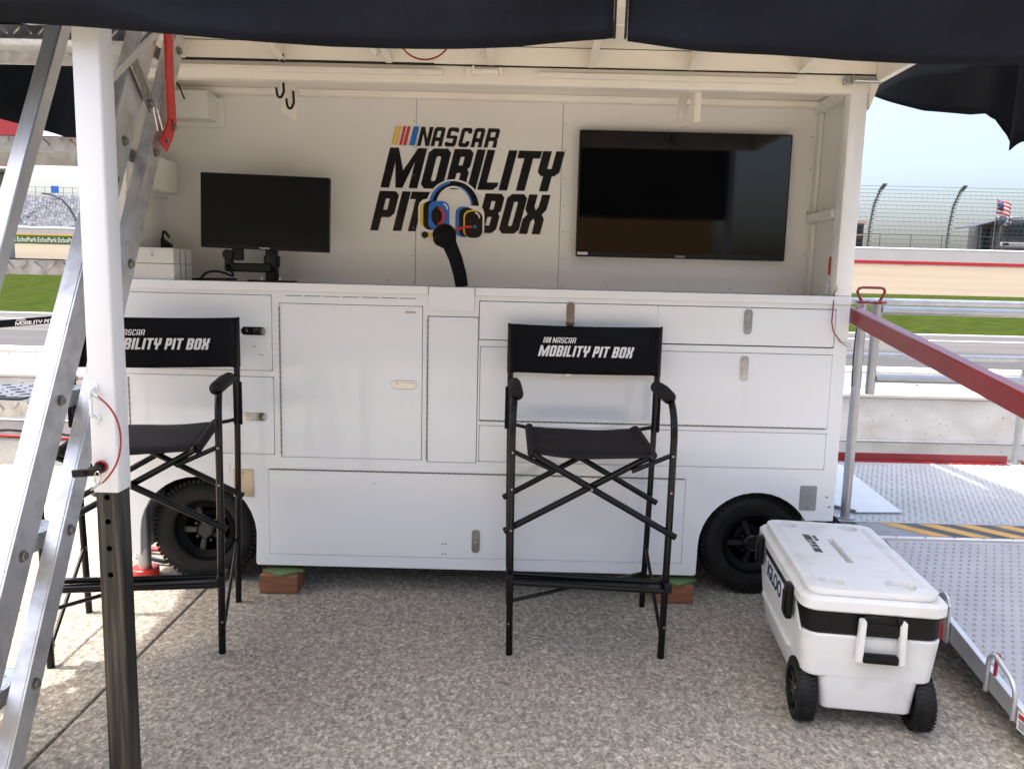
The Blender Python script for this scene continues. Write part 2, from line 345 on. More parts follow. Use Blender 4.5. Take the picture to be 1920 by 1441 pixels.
def copy_tree(root, loc, rz, label):
    r = root.copy(); C.objects.link(r); r.location = loc; r.rotation_euler = (0, 0, rz); r['label'] = label
    for ch in list(root.children):
        c_ = ch.copy(); C.objects.link(c_); c_.parent = r
        for g in list(ch.children):
            d_ = g.copy(); C.objects.link(d_); d_.parent = c_
    return r

# ================================================================== SETTING
g = B()
for (x0, x1, y0, y1) in ((-400, 400, -60, 1600),): box(g, x0, x1, y0, y1, -1.0, -0.05)
ground = struct('ground', g, CONCG, smooth=False)
gi = 0
for (x0, x1) in ((-9.5, -5.4), (-5.39, -1.389), (-1.379, 2.62), (2.63, 9.5)):
    for (y0, y1) in ((-6, -1.2), (-1.19, 4.605), ):
        b = B(); box(b, x0, x1, y0, y1, -0.05, 0.0, 0.0035); obj('concrete_slab', b, CONC, ground, smooth=False)
    b = B(); box(b, x0, x1, 4.615, 5.52, -0.05, 0.0, 0.0035); obj('concrete_slab', b, CONC, ground, smooth=False)
    b = B(); box(b, x0, x1, 5.53, 6.9, -0.05, 0.0, 0.0035); obj('concrete_slab', b, CONCG, ground, label='concrete slab along the pit wall, a band of shade put into its darker grey', smooth=False)  # slab colour darkened to stand for the shaded band before the wall
b = B(); box(b, -200, 200, 6.9, 19.0, -0.049, -0.012); struct('pit_road', b, ASPH, smooth=False)
b = B(); box(b, -200, 200, 19.0, 27.0, -0.049, -0.008); struct('inner_road', b, ASPH2, smooth=False)
b = B(); box(b, -200, 200, 23.75, 23.93, -0.008, -0.002); struct('road_line', b, LINEW, smooth=False)
b = B(); box(b, -200, 200, 26.9, 27.02, -0.008, 0.04); struct('road_kerb', b, LINEW, smooth=False)
# infield grass rises slightly to the foot of the banking
b = B(); nx, ny = 80, 40; gv = []
for j in range(ny+1):
    row = []
    for i in range(nx+1):
        x_ = -260+520*i/nx; y_ = 27.02+(85-27.02)*j/ny
        row.append(b.verts.new((x_, y_, 0.0+1.38*((y_-27)/58)**1.4 + 0.02*rnd.random())))
    gv.append(row)
for j in range(ny):
    for i in range(nx): b.faces.new((gv[j][i], gv[j][i+1], gv[j+1][i+1], gv[j+1][i]))
struct('infield_grass', b, GRASS)
b = B(); hexa(b, [(-300, 85, -0.5), (300, 85, -0.5), (300, 103, -0.5), (-300, 103, -0.5), (-300, 85, 1.40), (300, 85, 1.40), (300, 103, 5.30), (-300, 103, 5.30)])
struct('banked_track', b, TAN, smooth=False)
b = B(); box(b, -300, 300, 103.5, 220, -0.5, 7.3); struct('far_terrace', b, TAN, smooth=False)

# pit wall: low pitted wall with a lip, a taller block behind
pw = thing('pit_wall', 'long low white concrete pit wall with small dark pits, running behind the white cart', 'wall', (0, 6.5, 0))
b = B(); box(b, -14, 14, 6.5, 6.66, 0, 0.52, 0.004); obj('lower_wall', b, WALLW, pw, smooth=False)
b = B(); tube(b, [(-14, 6.50, .553), (14, 6.50, .553)], .030, 12); box(b, -14, 14, 6.50, 6.66, .5235, .58, .01); obj('lip', b, WALLP, pw)
b = B(); box(b, -14, 14, 6.663, 6.95, 0.0, .735, 0.012); obj('upper_wall', b, WALLW, pw, smooth=False)
b = B(); box(b, -14, 14, 6.655, 6.97, .736, .752, 0.004); obj('cap', b, LINEW, pw, smooth=False)
b = B(); tube(b, [(-14, 6.475, .15), (14, 6.475, .15)], .012, 10); obj('steel_rail', b, GALV, pw)
b = B(); tube(b, [(-6, 6.42, .015), (-4.6, 6.44, .02), (-3.9, 6.40, .014), (-3.2, 6.43, .015), (-2, 6.41, .014)], .013, 8)
tag(obj('red_cable', b, HOSER, None, loc=(-4, 6.42, 0)), 'thin red cable lying along the foot of the pit wall', 'cable')
b = B(); tube(b, [(-6, 6.38, .02), (-5.0, 6.36, .03), (-4.3, 6.36, .085), (-3.9, 6.35, .07), (-3.5, 6.36, .015), (-2.4, 6.36, .014)], .011, 8)
tag(obj('black_cable', b, BLACKP, None, loc=(-4, 6.36, 0)), 'thin black cable rising in a bow along the foot of the pit wall', 'cable')

# ------------------------------------------------------------------ far background
rw = thing('racing_wall', 'long white track wall with red stripe at the top of the tan banking', 'wall', (0, 103, 5))
b = B(); box(b, -300, 300, 103.0, 103.5, 5.2, 7.25); obj('wall_face', b, mat('far_wall_white', (0.52, 0.50, 0.48), 0.7, var=0.05, vscale=0.3), rw, smooth=False)
b = B(); box(b, -40, 300, 102.97, 103.0, 5.4, 5.82); obj('red_stripe', b, REDP, rw, smooth=False)
b = B(); tube(b, [(-300, 103.2, 7.42), (300, 103.2, 7.42)], .16, 8); obj('top_rail', b, mat('far_rail', (0.55, 0.60, 0.62), 0.4, var=0.05), rw)
b = B(); box(b, -120, -54, 102.94, 102.99, 5.25, 6.40); obj('green_banner', b, mat('banner_green', (0.05, 0.14, 0.01), 0.6, var=0.05), rw, smooth=False)
b = B(); box(b, -120, -54, 102.94, 102.99, 6.42, 6.56); obj('orange_strip', b, YEL, rw, smooth=False)
b = B()
for k in range(7):
    x_ = -71.0+k*2.75*1.0
    addmesh(b, (lambda q: (lambda me: (q.to_mesh(me), q.free(), me)[2])(bpy.data.meshes.new('q')))(fonttext('EchoPark', 0.88, 0.02, lambda u, v, w_, x_=x_: Vector((x_+u*0.78, 102.92-w_, 5.82+v)), offset=0.012)))
obj('banner_lettering', b, PRINTW, rw, smooth=False)

def fence_post(x_, y_, lean, nm_label):
    t = thing('catch_fence_post', nm_label, 'fence post', (x_, y_, 7.5), 'curved posts of the catch fence')
    pts = [(x_, y_, 7.5), (x_+.12*lean, y_, 10.5), (x_+.35*lean, y_-.2, 13.2), (x_+.75*lean, y_-.7, 15.0), (x_+1.1*lean, y_-1.2, 15.8)]
    b = B(); tube(b, pts, .13, 8); obj('post', b, GALVD, t)
    b = B(); n = 20
    for k in range(n):
        f_ = (k+.5)/n*4; i = int(f_); u = f_-i; p = Vector(pts[i]).lerp(Vector(pts[i+1]), u)
        box(b, p.x-.30, p.x+.30, p.y-.25, p.y-.1, p.z-.07, p.z+.07)
    obj('cable_clamps', b, GALVD, t, kind='stuff', smooth=False)
GALVD = mat('far_post_steel', (0.10, 0.11, 0.11), 0.7, var=0.2)
FMESH = mat('far_mesh_wire', (0.07, 0.08, 0.085), 0.6, var=0.1)
# fence posts in view on the right, then beyond the frame both ways
for x_, lb in ((47.4, 'dark curved catch fence post nearer the white cart, right side of view'), (58.0, 'dark curved catch fence post between the small tower and the parked motorhome'),
               (68.7, 'dark curved catch fence post standing in front of the parked motorhome at the right edge')):
    if x_ < 60: fence_post(x_, 103.8, 1.0, lb)
def left_post(pts, lb):
    t = thing('catch_fence_post', lb, 'fence post', pts[0], 'curved posts of the catch fence')
    b = B(); tube(b, pts, .13, 8); obj('post', b, GALVD, t)
    b = B()
    for k in range(14):
        f_ = (k+.5)/14*(len(pts)-1); i = int(f_); p = Vector(pts[i]).lerp(Vector(pts[i+1]), f_-i); box(b, p.x-.2, p.x+.2, p.y-.25, p.y-.1, p.z-.06, p.z+.06)
    obj('cable_clamps', b, GALVD, t, kind='stuff', smooth=False)
left_post([(-58.8, 103.8, 7.0), (-59.2, 103.8, 8.6), (-60.0, 103.8, 10.2), (-60.9, 103.8, 11.2), (-62.3, 103.8, 11.9), (-63.6, 103.8, 12.0)], 'dark fence post bending over in front of the grandstand, beside the white pole')
left_post([(-67.6, 103.8, 7.0), (-68.2, 103.8, 8.6), (-69.1, 103.8, 10.0), (-70.2, 103.8, 10.9), (-71.4, 103.8, 11.3)], 'dark bent fence post in front of the grandstand, farthest left of all')
cf = thing('catch_fence', 'tall cable and wire mesh catch fence above the far white wall', 'fence', (55, 104, 7.5))
for k in range(15):
    z_ = 8.1+k*.62-.0065*k*k
    b = B(); tube(b, [(20, 103.6 - (max(0, z_-13)*.35), z_), (130, 103.6-(max(0, z_-13)*.35), z_)] if False else [(20, 103.6-(max(0, z_-13)*.35), z_), (130, 103.6-(max(0, z_-13)*.35), z_)], .028, 4, cap=False); obj('cable', b, FMESH, cf)
b = B()
for k in range(150):
    x_ = 20+k*.72
    tube(b, [(x_, 103.75, 7.5), (x_+2.0, 103.7, 15.4)], .006, 3, cap=False); tube(b, [(x_+2.0, 103.75, 7.5), (x_, 103.7, 15.4)], .006, 3, cap=False)
obj('wire_mesh', b, FMESH, cf, kind='stuff')
b = B()
for k in range(18): tube(b, [(41+k*4.2, 104.6, 7.5), (41+k*4.2, 104.6, 9.4)], .05, 4)
tube(b, [(38, 104.6, 9.4), (120, 104.6, 9.4)], .06, 4)
obj('lower_guard_rail', b, FMESH, cf)

# motorhome beyond the fence
mh = thing('motorhome', 'dark grey and white motorhome parked behind the catch fence at the far right', 'motorhome', (73, 112, 7.3))
MHB = mat('motorhome_body', (0.045, 0.045, 0.05), 0.4, var=0.1, vscale=1); MHW = mat('motorhome_glass', (0.012, 0.02, 0.022), 0.15, var=0.2, vscale=.5); MHL = mat('motorhome_pale', (0.25, 0.26, 0.28), 0.5, var=0.1)
b = B(); box(b, 69.6, 76.0, 111.0, 119, 8.0, 12.55, .35, seg=3); obj('body', b, MHB, mh)
b = B(); box(b, 70.2, 75.4, 110.93, 111.1, 9.7, 11.9, .06); obj('windshield', b, MHW, mh)
b = B(); box(b, 69.8, 75.8, 110.85, 111.2, 8.4, 9.2, .15); obj('bumper', b, MHL, mh)
for s in (70.5, 75.0):
    b = B(); box(b, s-.45, s+.45, 110.78, 110.9, 8.75, 9.1, .06); obj('headlight', b, MHW, mh)
b = B(); box(b, 71.6, 73.4, 112, 114, 12.5, 13.0, .12); obj('roof_unit', b, MHL, mh)
b = B(); hexa(b, [(66.4, 111.5, 11.35), (69.6, 111.2, 12.25), (69.6, 117, 12.25), (66.4, 117, 11.35), (66.4, 111.5, 11.5), (69.6, 111.2, 12.4), (69.6, 117, 12.4), (66.4, 117, 11.5)]); obj('awning', b, MHB, mh, smooth=False)
b = B(); box(b, 66.8, 67.0, 111.5, 111.7, 7.8, 11.4); box(b, 68.2, 69.5, 113, 113.1, 8.2, 11.5); obj('awning_frame', b, MHW, mh, smooth=False)
for s in (69.55, 76.05):
    b = B(); box(b, s-.12, s+.12, 110.7, 110.95, 9.7, 10.9, .04); obj('mirror', b, MHB, mh)
b = B()
for s in (70.4, 75.2): disc(b, (s, 111.6, 8.0), .5, .4, 'X')
obj('wheels', b, RUBBER, mh)
fp = thing('flag_pole', 'thin pole with two flags standing beside the motorhome', 'flag pole', (68.5, 110.6, 7.5))
b = B(); tube(b, [(68.45, 110.6, 7.5), (68.55, 110.6, 15.2)], .05, 6); obj('pole', b, GALVD, fp)
def wave(x0, x1, z0, z1, ph=0, n=8, nz=1):
    b = B(); rr = []
    for i in range(n+1):
        u = i/n; x_ = x0+(x1-x0)*u; y_ = 110.6+.15*math.sin(u*7+ph); dz = -.55*u*u
        rr.append([b.verts.new((x_, y_, z0+dz)), b.verts.new((x_, y_, z1+dz))])
    for i in range(n): b.faces.new((rr[i][0], rr[i+1][0], rr[i+1][1], rr[i][1]))
    return b
FLR = mat('flag_red', (0.5, 0.04, 0.05), .7, var=.05); FLW = mat('flag_white', (0.75, 0.74, 0.74), .7, var=.05); FLB = mat('flag_blue', (0.03, 0.04, 0.16), .7, var=.05); FLK = mat('flag_dark', (0.04, 0.045, 0.07), .7, col2=(.5, .5, .52), vscale=1.6, thr=(.52, .6))
for k in range(7): obj('flag_stripe', wave(68.56, 70.6, 15.0-(k+1)*.27, 15.0-k*.27), FLR if k % 2 == 0 else FLW, fp, solid=.02)
obj('flag_canton', (lambda bb: bb)(wave(68.56, 69.5, 13.92, 15.0)), FLB, fp, solid=.07)
obj('lower_flag', wave(68.56, 71.0, 11.6, 12.9, 1), FLK, fp, solid=.02)
tw = thing('observation_tower', 'small dark roofed tower just right of the cart post, behind the catch fence', 'tower', (49.5, 112, 7.3))
b = B(); box(b, 47.9, 50.0, 111, 113, 7.3, 11.3); obj('wall', b, MHB, tw, smooth=False)
b = B(); box(b, 47.5, 50.3, 110.8, 113.2, 11.3, 11.6); box(b, 47.5, 50.8, 110.6, 113.2, 9.6, 9.75); obj('roof', b, mat('pink_roof', (0.45, 0.3, 0.26), .6, var=.1), tw, smooth=False)
for zz in (8.4, 10.2):
    b = B(); box(b, 49.0, 49.8, 110.93, 111.0, zz-.4, zz+.7); obj('window', b, MHW, tw, smooth=False)

# grandstand at the left
gs = thing('grandstand', 'huge grey grandstand of empty seats far off at the left', 'grandstand', (-95, 150, 7.3))
GSC = mat('stand_concrete', (0.26, 0.26, 0.27), .8, var=.2, vscale=.4); GSS = mat('stand_seat', (0.30, 0.30, 0.32), .5, col2=(.58, .58, .6), vscale=1.1, thr=(.45, .6)); GSD = mat('stand_dark_grey', (0.05, 0.052, 0.055), .8, var=.2)  # dark grey for the front wall, aisle stairs and tower windows
NR = 18
for k in range(NR):
    z_ = 9.6+k*.47; y_ = 148+k*1.05
    b = B(); box(b, -150, -72, y_, y_+1.05, z_-.5, z_); obj('tier', b, GSC, gs, smooth=False)
b = B()
for k in range(NR):
    z_ = 9.6+k*.47; y_ = 148+k*1.05; x_ = -142+rnd.random()
    while x_ < -74:
        if rnd.random() < .85: box(b, x_, x_+.42, y_+.55, y_+.65, z_+.05, z_+.5+.1*rnd.random())
        x_ += .62
obj('seats', b, GSS, gs, kind='stuff', smooth=False)
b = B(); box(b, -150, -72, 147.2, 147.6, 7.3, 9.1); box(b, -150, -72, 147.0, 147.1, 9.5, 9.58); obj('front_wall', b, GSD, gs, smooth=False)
for xx in range(-146, -72, 6):
    b = B(); box(b, xx-.12, xx+.12, 146.9, 147.1, 7.3, 9.6); obj('support', b, GSC, gs, smooth=False)
for k, xx in enumerate((-110, -98, -86)):
    b = B(); box(b, xx-.7, xx+.7, 147, 148+NR*1.05, 9.0, 9.1); 
    for j in range(NR): box(b, xx-.7, xx+.7, 148+j*1.05, 148+j*1.05+.9, 9.6+j*.47, 9.72+j*.47)
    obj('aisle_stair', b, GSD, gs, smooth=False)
b = B()
for k in range(40): tube(b, [(-150+k*2, 167.5, 17.6), (-150+k*2, 167.5, 19.9)], .06, 4)
for zz in (18.7, 19.8): tube(b, [(-150, 167.5, zz), (-72, 167.5, zz)], .06, 4)
obj('back_railing', b, GSC, gs)
for xx in (-109.2, -99.7):
    b = B(); box(b, xx-.8, xx+.8, 167.2, 167.35, 18.6, 20.1); obj('section_sign', b, BLUP, gs, smooth=False)

st = thing('soda_sign_tower', 'tower with red and white script lettered panel at the far left edge', 'sign', (-59, 90, 0))
b = B(); box(b, -66, -57.3, 90, 92, 16.9, 20.4); obj('top_panel', b, FLR, st, smooth=False)
b = B(); hexa(b, [(-66, 90, 13.9), (-57.35, 90, 13.55), (-57.35, 90.4, 13.55), (-66, 90.4, 13.9), (-66, 90, 15.7), (-57.35, 90, 15.2), (-57.35, 90.4, 15.2), (-66, 90.4, 15.7)]); obj('red_panel', b, FLR, st, smooth=False)
b = fonttext('Coca-Cola', 1.7, .03, lambda u, v, w_: Vector((-60.9+u, 89.93-w_, 14.65+v-.04*u)), shear=.5, offset=.02); obj('sign_lettering', b, PRINTW, st, smooth=False)
b = B(); box(b, -68, -58.8, 90, 92, 12.9, 13.3); box(b, -68, -59.2, 90.3, 92, 11.8, 12.9); obj('roof', b, TAN, st, smooth=False)
b = B(); box(b, -68, -60.0, 90.6, 92, 0, 11.8); obj('wall', b, GSC, st, smooth=False)
b = B()
for k in range(4): box(b, -67+k*1.7, -65.7+k*1.7, 90.5, 90.62, 10.2, 11.3)
obj('windows', b, GSD, st, smooth=False)

# ================================================================== PIT BOX CART
YF = 3.35
cart = thing('pit_box_cart', 'large white pit box cart on black wheels with doors, drawers, counter and raised lid', 'cart', (-0.13, 3.9, 0))
def P(name, geo, m, parent=cart, **k): return obj(name, geo, m, parent, **k)
def arcp(cx, cz, r, a0, a1, n=16): return [(cx+r*math.cos(R(a0+(a1-a0)*i/n)), cz+r*math.sin(R(a0+(a1-a0)*i/n))) for i in range(n+1)]
outline = [(-1.745, .146), (-1.692, .146), (-1.690, .2)] + arcp(-1.42, .255, .268, 178, 2) + [(-1.157, .125), (-1.150, .115), (.860, .113), (.866, .122)] + arcp(1.13, .25, .262, 178, 31) + [(1.36, .387), (1.478, .387), (1.478, 1.3655), (-1.745, 1.3655)]
doors = [  # name, x0,x1,z0,z1
    ('cabinet_door', -1.709, -1.071, 1.017, 1.345), ('cabinet_door', -1.716, -1.067, .638, .983),
    ('cabinet_door', -1.032, -.404, .628, 1.312), ('tall_panel', -.374, -.157, .620, 1.270),
    ('drawer_front', -.148, .6335, 1.179, 1.342), ('drawer_front', .6375, 1.415, 1.181, 1.342), ('drawer_front', -.141, 1.415, .815, 1.142),
    ('lower_panel', -.14, 1.415, .628, .787), ('lower_door', -1.091, .795, .171, .563)]
holes = []
for n_, x0, x1, z0, z1 in doors:
    if n_ == 'drawer_front' and abs(z1-1.342) < .01: continue
    holes.append(rect(x0-.005, x1+.005, z0-.005, z1+.005))
holes.append(rect(-.153, 1.420, 1.174, 1.347))
P('face_frame', plate([outline]+holes, .024, .001, front(YF+.012)), PAINT, ang=30)
b = B(); box(b, -1.72, 1.45, YF+.030, YF+.034, .60, 1.36); box(b, -1.14, .86, YF+.030, YF+.034, .13, .5985); P('gap_backing', b, GAP, smooth=False)
def latch(x, z, vert, parent, y_=YF-.005, dark=False):
    b = B(); L, W_ = .108, .034
    def rr(l, w__, c): return rect(x-(w__ if vert else l)/2, x+(w__ if vert else l)/2, z-(l if vert else w__)/2, z+(l if vert else w__)/2, c)
    addmesh(b, plate([rr(L, W_, .014)], .005, .0015, front(y_)))
    s = 1 if not vert else 1
    cx, cz = (x, z-.014) if vert else (x+.016, z)
    w2, l2 = .020, .058
    addmesh(b, plate([rect(cx-(w2 if vert else l2)/2, cx+(w2 if vert else l2)/2, cz-(l2 if vert else w2)/2, cz+(l2 if vert else w2)/2, .004)], .002, 0, front(y_-.0032)), 1)
    w2, l2 = .015, .036
    cx2, cz2 = (x, cz-.006) if vert else (cx+.006, z)
    addmesh(b, plate([rect(cx2-(w2 if vert else l2)/2, cx2+(w2 if vert else l2)/2, cz2-(l2 if vert else w2)/2, cz2+(l2 if vert else w2)/2, .003)], .004, .001, front(y_-.0058)))
    lx, lz = (x, z+.036) if vert else (x-.036, z)
    disc(b, (lx, y_-.004, lz), .0095, .006); disc(b, (lx, y_-.0075, lz), .006, .002, mi=1)
    return obj('latch', b, [CHROME, GAP if not dark else BLACKP], parent)
DO = []
for n_, x0, x1, z0, z1 in doors:
    d_ = P(n_, plate([rect(x0, x1, z0, z1, .004, 2)], .022, .0018, front(YF+.0085 if n_ not in ('lower_panel', 'tall_panel') else YF+.0095)), PAINT, ang=30); DO.append(d_)
latch(-1.148, 1.190, False, DO[0]); latch(-1.150, .806, False, DO[1]); latch(-.482, .967, False, DO[2])
latch(.249, 1.296, True, DO[4]); latch(1.032, 1.283, True, DO[5]); latch(.249, 1.077, True, DO[6]); latch(1.028, 1.077, True, DO[6]); latch(-.149, .253, True, DO[8], dark=True)
def hinge(x0, x1, z0, z1, parent):
    b = B(); v_ = (z1-z0) > (x1-x0); L = (z1-z0) if v_ else (x1-x0); n = int(L/.025)
    for k in range(n):
        a0, a1 = k/n*L, (k+.9)/n*L
        if v_: tube(b, [((x0+x1)/2, YF-.002, z0+a0), ((x0+x1)/2, YF-.002, z0+a1)], .004, 6)
        else: tube(b, [(x0+a0, YF-.002, (z0+z1)/2), (x0+a1, YF-.002, (z0+z1)/2)], .004, 6)
    return obj('hinge', b, HINGE, parent)
hinge(-1.036, -1.030, .635, 1.305, DO[2]); hinge(-.381, -.375, .625, 1.265, DO[3]); hinge(-1.085, .79, .563, .569, DO[8]); hinge(-.14, 1.41, .810, .816, DO[6]); hinge(-1.714, -1.710, .65, .975, DO[1])
b = B(); 
for x_, z_ in ((-.300, .235), (-.285, .235), (-.300, .188), (-.285, .188)): disc(b, (x_, YF-.003, z_), .0032, .003, seg=8)
obj('screw', b, GAP, DO[8])
b = B()
for x0, z0, x1, z1 in ((-.62, .512, -.605, .513), (.305, .54, .30, .555), (.30, .555, .305, .57), (.2, .45, .24, .452)): beam(b, (x0, YF-.0035, z0), (x1, YF-.0035, z1), .0008, .002, (0, 1, 0))
obj('scratch', b, GREYP, DO[8], smooth=False)
b = B()
for x0, z0, x1, z1 in ((-1.155, 1.125, -1.138, 1.118), (-1.125, 1.085, -1.105, 1.083)): beam(b, (x0, YF-.0035, z0), (x1, YF-.0035, z1), .0008, .003, (0, 1, 0))
obj('scratch', b, GREYP, DO[0], smooth=False)
b = B(); box(b, -.478, -.432, YF-.0035, YF-.0025, 1.284, 1.293); obj('small_sticker', b, mat('tan_sticker', (.5, .35, .27), .6, var=.05), DO[2], smooth=False)
# socket box in the counter front
P('socket_box', plate([rect(-.372, -.176, 1.300, 1.3995, .003, 2)], .03, .002, front(YF-.004)), PAINT)
b = B()
for k in range(7): box(b, -1.006+k*.084, -1.006+k*.084+.072, YF-.0015, YF-.0003, 1.3475, 1.3500)
P('slot_vents', b, GAP, smooth=False)
P('cover_plate', plate([rect(-1.252, -1.165, .437, .561, .003, 2)], .006, .002, front(YF-.003)), BRONZE)
P('cover_plate', plate([rect(1.322, 1.392, .438, .548, .003, 2)], .006, .002, front(YF-.003)), mat('grey_plate', (.30, .31, .32), .45, .4, var=.1))
b = B()
for x_, z_ in ((-1.208, .547), (-1.208, .452), (1.357, .536), (1.357, .450), (1.44, .50), (1.455, .455)): disc(b, (x_, YF-.0065, z_), .0045, .004, seg=10)
P('plate_screws', b, HINGE)
P('embossed_panel', plate([rect(.86, 1.43, .40, .575, .004), rect(.866, 1.424, .406, .569, .003)], .002, .0005, front(YF-.001)) if False else plate([rect(-1.70, -1.27, .535, .585, .003), rect(-1.696, -1.274, .539, .581, .003)], .002, 0, front(YF-.001)), PAINT, smooth=False)
# counter
b = B(); box(b, -1.745, -.377, YF-.012, 3.735, 1.3665, 1.404, .003); box(b, -.171, 1.478, YF-.012, 3.735, 1.3665, 1.404, .003); box(b, -.377, -.171, YF+.02, 3.735, 1.3665, 1.4035)
P('counter_top', b, PAINT)
# shell: sides, back, floor, roof
b = B(); box(b, -1.745, -1.70, YF+.0245, 4.75, .146, 1.366, .002); box(b, 1.45, 1.478, YF+.0245, 4.75, .40, 1.366, .002); box(b, -1.699, 1.449, 4.72, 4.75, .15, 2.30, .002); P('body_side', b, PAINT)
b = B(); box(b, -1.13, .84, YF+.04, 4.70, .13, .17); box(b, -1.69, -1.14, YF+.30, 4.70, .15, .20); box(b, .85, 1.44, YF+.30, 4.70, .15, .20)
box(b, -1.69, -1.14, YF+.26, YF+.30, .2, .6); box(b, .85, 1.44, YF+.26, YF+.30, .2, .6); P('chassis', b, CHASSIS, smooth=False)
b = B(); box(b, -1.150, -1.140, YF+.0245, YF+.26, .12, .6); box(b, .852, .862, YF+.0245, YF+.26, .115, .6); box(b, 1.395, 1.405, YF+.0245, YF+.26, .39, .6); box(b, -1.70, 1.44, YF+.0345, YF+.26, .5905, .6)
P('wheel_well', b, CHASSIS, smooth=False)
# back wall panels with a narrow seam
for x0, x1 in ((-1.705, -.4855), (-.4835, .2105), (.2125, 1.435)):
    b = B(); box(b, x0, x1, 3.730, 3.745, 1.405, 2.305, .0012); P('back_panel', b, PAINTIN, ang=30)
b = B(); box(b, -1.70, 1.43, 3.7465, 3.76, 1.40, 2.42); P('back_liner', b, GAP, smooth=False)
b = B()
for z_ in (1.42, 1.55, 1.68, 1.80, 1.93, 2.06, 2.18, 2.29):
    for x_ in (-.496, .228): disc(b, (x_, 3.7285, z_), .0032, .003, seg=8)
for x_ in (-1.5, -1.2, -.9, -.65, -.3, -.1, .1, .5, .8, 1.1, 1.35): disc(b, (x_, 3.7285, 2.292), .0035, .003, seg=8)
for x_ in (.45, 1.05, 1.34, -.62): disc(b, (x_, 3.7285, 1.425), .0035, .003, seg=8)
for z_ in (1.6, 1.8, 2.0, 2.15): disc(b, (1.40, 3.7285, z_), .0035, .003, seg=8)
P('screw_heads', b, GREYP)
# inner side walls
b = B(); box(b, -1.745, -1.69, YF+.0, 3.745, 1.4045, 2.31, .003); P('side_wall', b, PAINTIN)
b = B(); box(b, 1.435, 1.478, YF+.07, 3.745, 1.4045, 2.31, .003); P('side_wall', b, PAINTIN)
b = B(); box(b, 1.406, 1.480, YF-.004, YF+.07, 1.4045, 2.30, .006, seg=2); P('corner_post', b, PAINT)
b = B(); box(b, 1.415, 1.4345, 3.69, 3.7295, 1.405, 1.745, .003); box(b, 1.415, 1.4345, 3.69, 3.7295, 1.79, 2.25, .003); box(b, 1.395, 1.4345, 3.425, 3.7295, 1.747, 1.788, .004); box(b, 1.40, 1.4345, 3.425, 3.7295, 2.2505, 2.30, .003)
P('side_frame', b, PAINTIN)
b = B(); box(b, 1.429, 1.4345, 3.45, 3.50, 1.50, 1.58, .001); P('warning_label', b, REDP)
b = B(); box(b, 1.427, 1.4345, 3.45, 3.50, 1.585, 1.61, .001); box(b, 1.427, 1.4345, 3.45, 3.50, 1.46, 1.495, .001); P('label_white', b, PRINTW)
b = B(); box(b, 1.400, 1.434, 3.425, 3.475, 1.41, 1.46, .003); P('switch_box', b, PAINTIN)
# header and hinge strips
b = B(); box(b, -1.745, 1.505, YF-.006, YF+.05, 2.256, 2.330, .006, seg=2); P('header_beam', b, BOUNCEW)
b = B(); box(b, -1.69, 1.43, YF+.0505, 3.73, 2.3065, 2.318); P('cabinet_ceiling', b, BOUNCEW, smooth=False)
b = B(); box(b, -1.69, 1.434, 3.69, 3.7295, 2.275, 2.306, .004); P('rear_rail', b, BOUNCEW)
for x0, x1, z_ in ((-1.56, -.325, 2.302), (.081, 1.167, 2.302)):
    b = B(); box(b, x0, x1, YF-.034, YF-.0065, z_-.018, z_+.004, .003); P('strip_light', b, BOUNCEW)
b = B(); tube(b, [(-1.55, YF-.012, 2.334), (-.36, YF-.012, 2.334)], .0045, 8); box(b, -1.005, -.992, YF-.026, YF-.006, 2.325, 2.355); P('black_wire', b, GAP)
for x_ in (-.155, 1.44):
    b = B(); box(b, x_-.075, x_-.035, YF-.024, YF-.0065, 2.288, 2.322, .003); tube(b, [(x_-.04, YF-.022, 2.306), (x_+.065, YF-.022, 2.306)], .012, 12); box(b, x_-.045, x_-.035, YF-.036, YF-.01, 2.29, 2.325, .002)
    box(b, x_+.066, x_+.082, YF-.03, YF-.0065, 2.294, 2.320, .002, mi=1 if x_ < 0 else 0)
    P('spring_hinge', b, [BOUNCEW if x_ < 0 else CHROME, BLACKP])
# lid held open overhead
b = B(); box(b, -1.745, 1.51, YF-.016, YF-.0065, 2.334, 2.408, .002); P('lid_flange', b, BOUNCEW, smooth=False)
b = B(); box(b, -1.74, 1.50, YF-.003, YF+.049, 2.3305, 2.424); P('hinge_backing', b, GAP, smooth=False)
b = B(); box(b, -1.76, 1.53, 2.35, YF-.0165, 2.409, 2.425, .002); P('lid_panel', b, BOUNCEW, smooth=False)
b = B(); box(b, 1.500, 1.53, 2.35, YF-.0165, 2.30, 2.4085, .003); box(b, -1.76, -1.73, 2.35, YF-.0165, 2.30, 2.4085, .003); box(b, -1.7295, 1.4995, 2.35, 2.38, 2.30, 2.4085, .003); P('lid_rim', b, BOUNCEW, smooth=False)
for x_ in (-1.42, -1.0, -.55, -.12, .30, .72, 1.19):
    b = B(); hexa(b, [(x_-.002, 2.93, 2.388), (x_+.002, 2.93, 2.388), (x_+.002, YF-.0165, 2.335), (x_-.002, YF-.0165, 2.335), (x_-.002, 2.93, 2.4085), (x_+.002, 2.93, 2.4085), (x_+.002, YF-.0165, 2.4085), (x_-.002, YF-.0165, 2.4085)])
    hexa(b, [(x_-.014, 2.90, 2.384), (x_+.014, 2.90, 2.384), (x_+.014, YF-.0165, 2.331), (x_-.014, YF-.0165, 2.331), (x_-.014, 2.90, 2.3875), (x_+.014, 2.90, 2.3875), (x_+.014, YF-.0165, 2.3345), (x_-.014, YF-.0165, 2.3345)], 1)
    P('gusset', b, [BOUNCEW, mat('grey_edge', (.50, .49, .46), .4, .3, var=.1) if x_ == -1.42 else bpy.data.materials['grey_edge']], smooth=False)
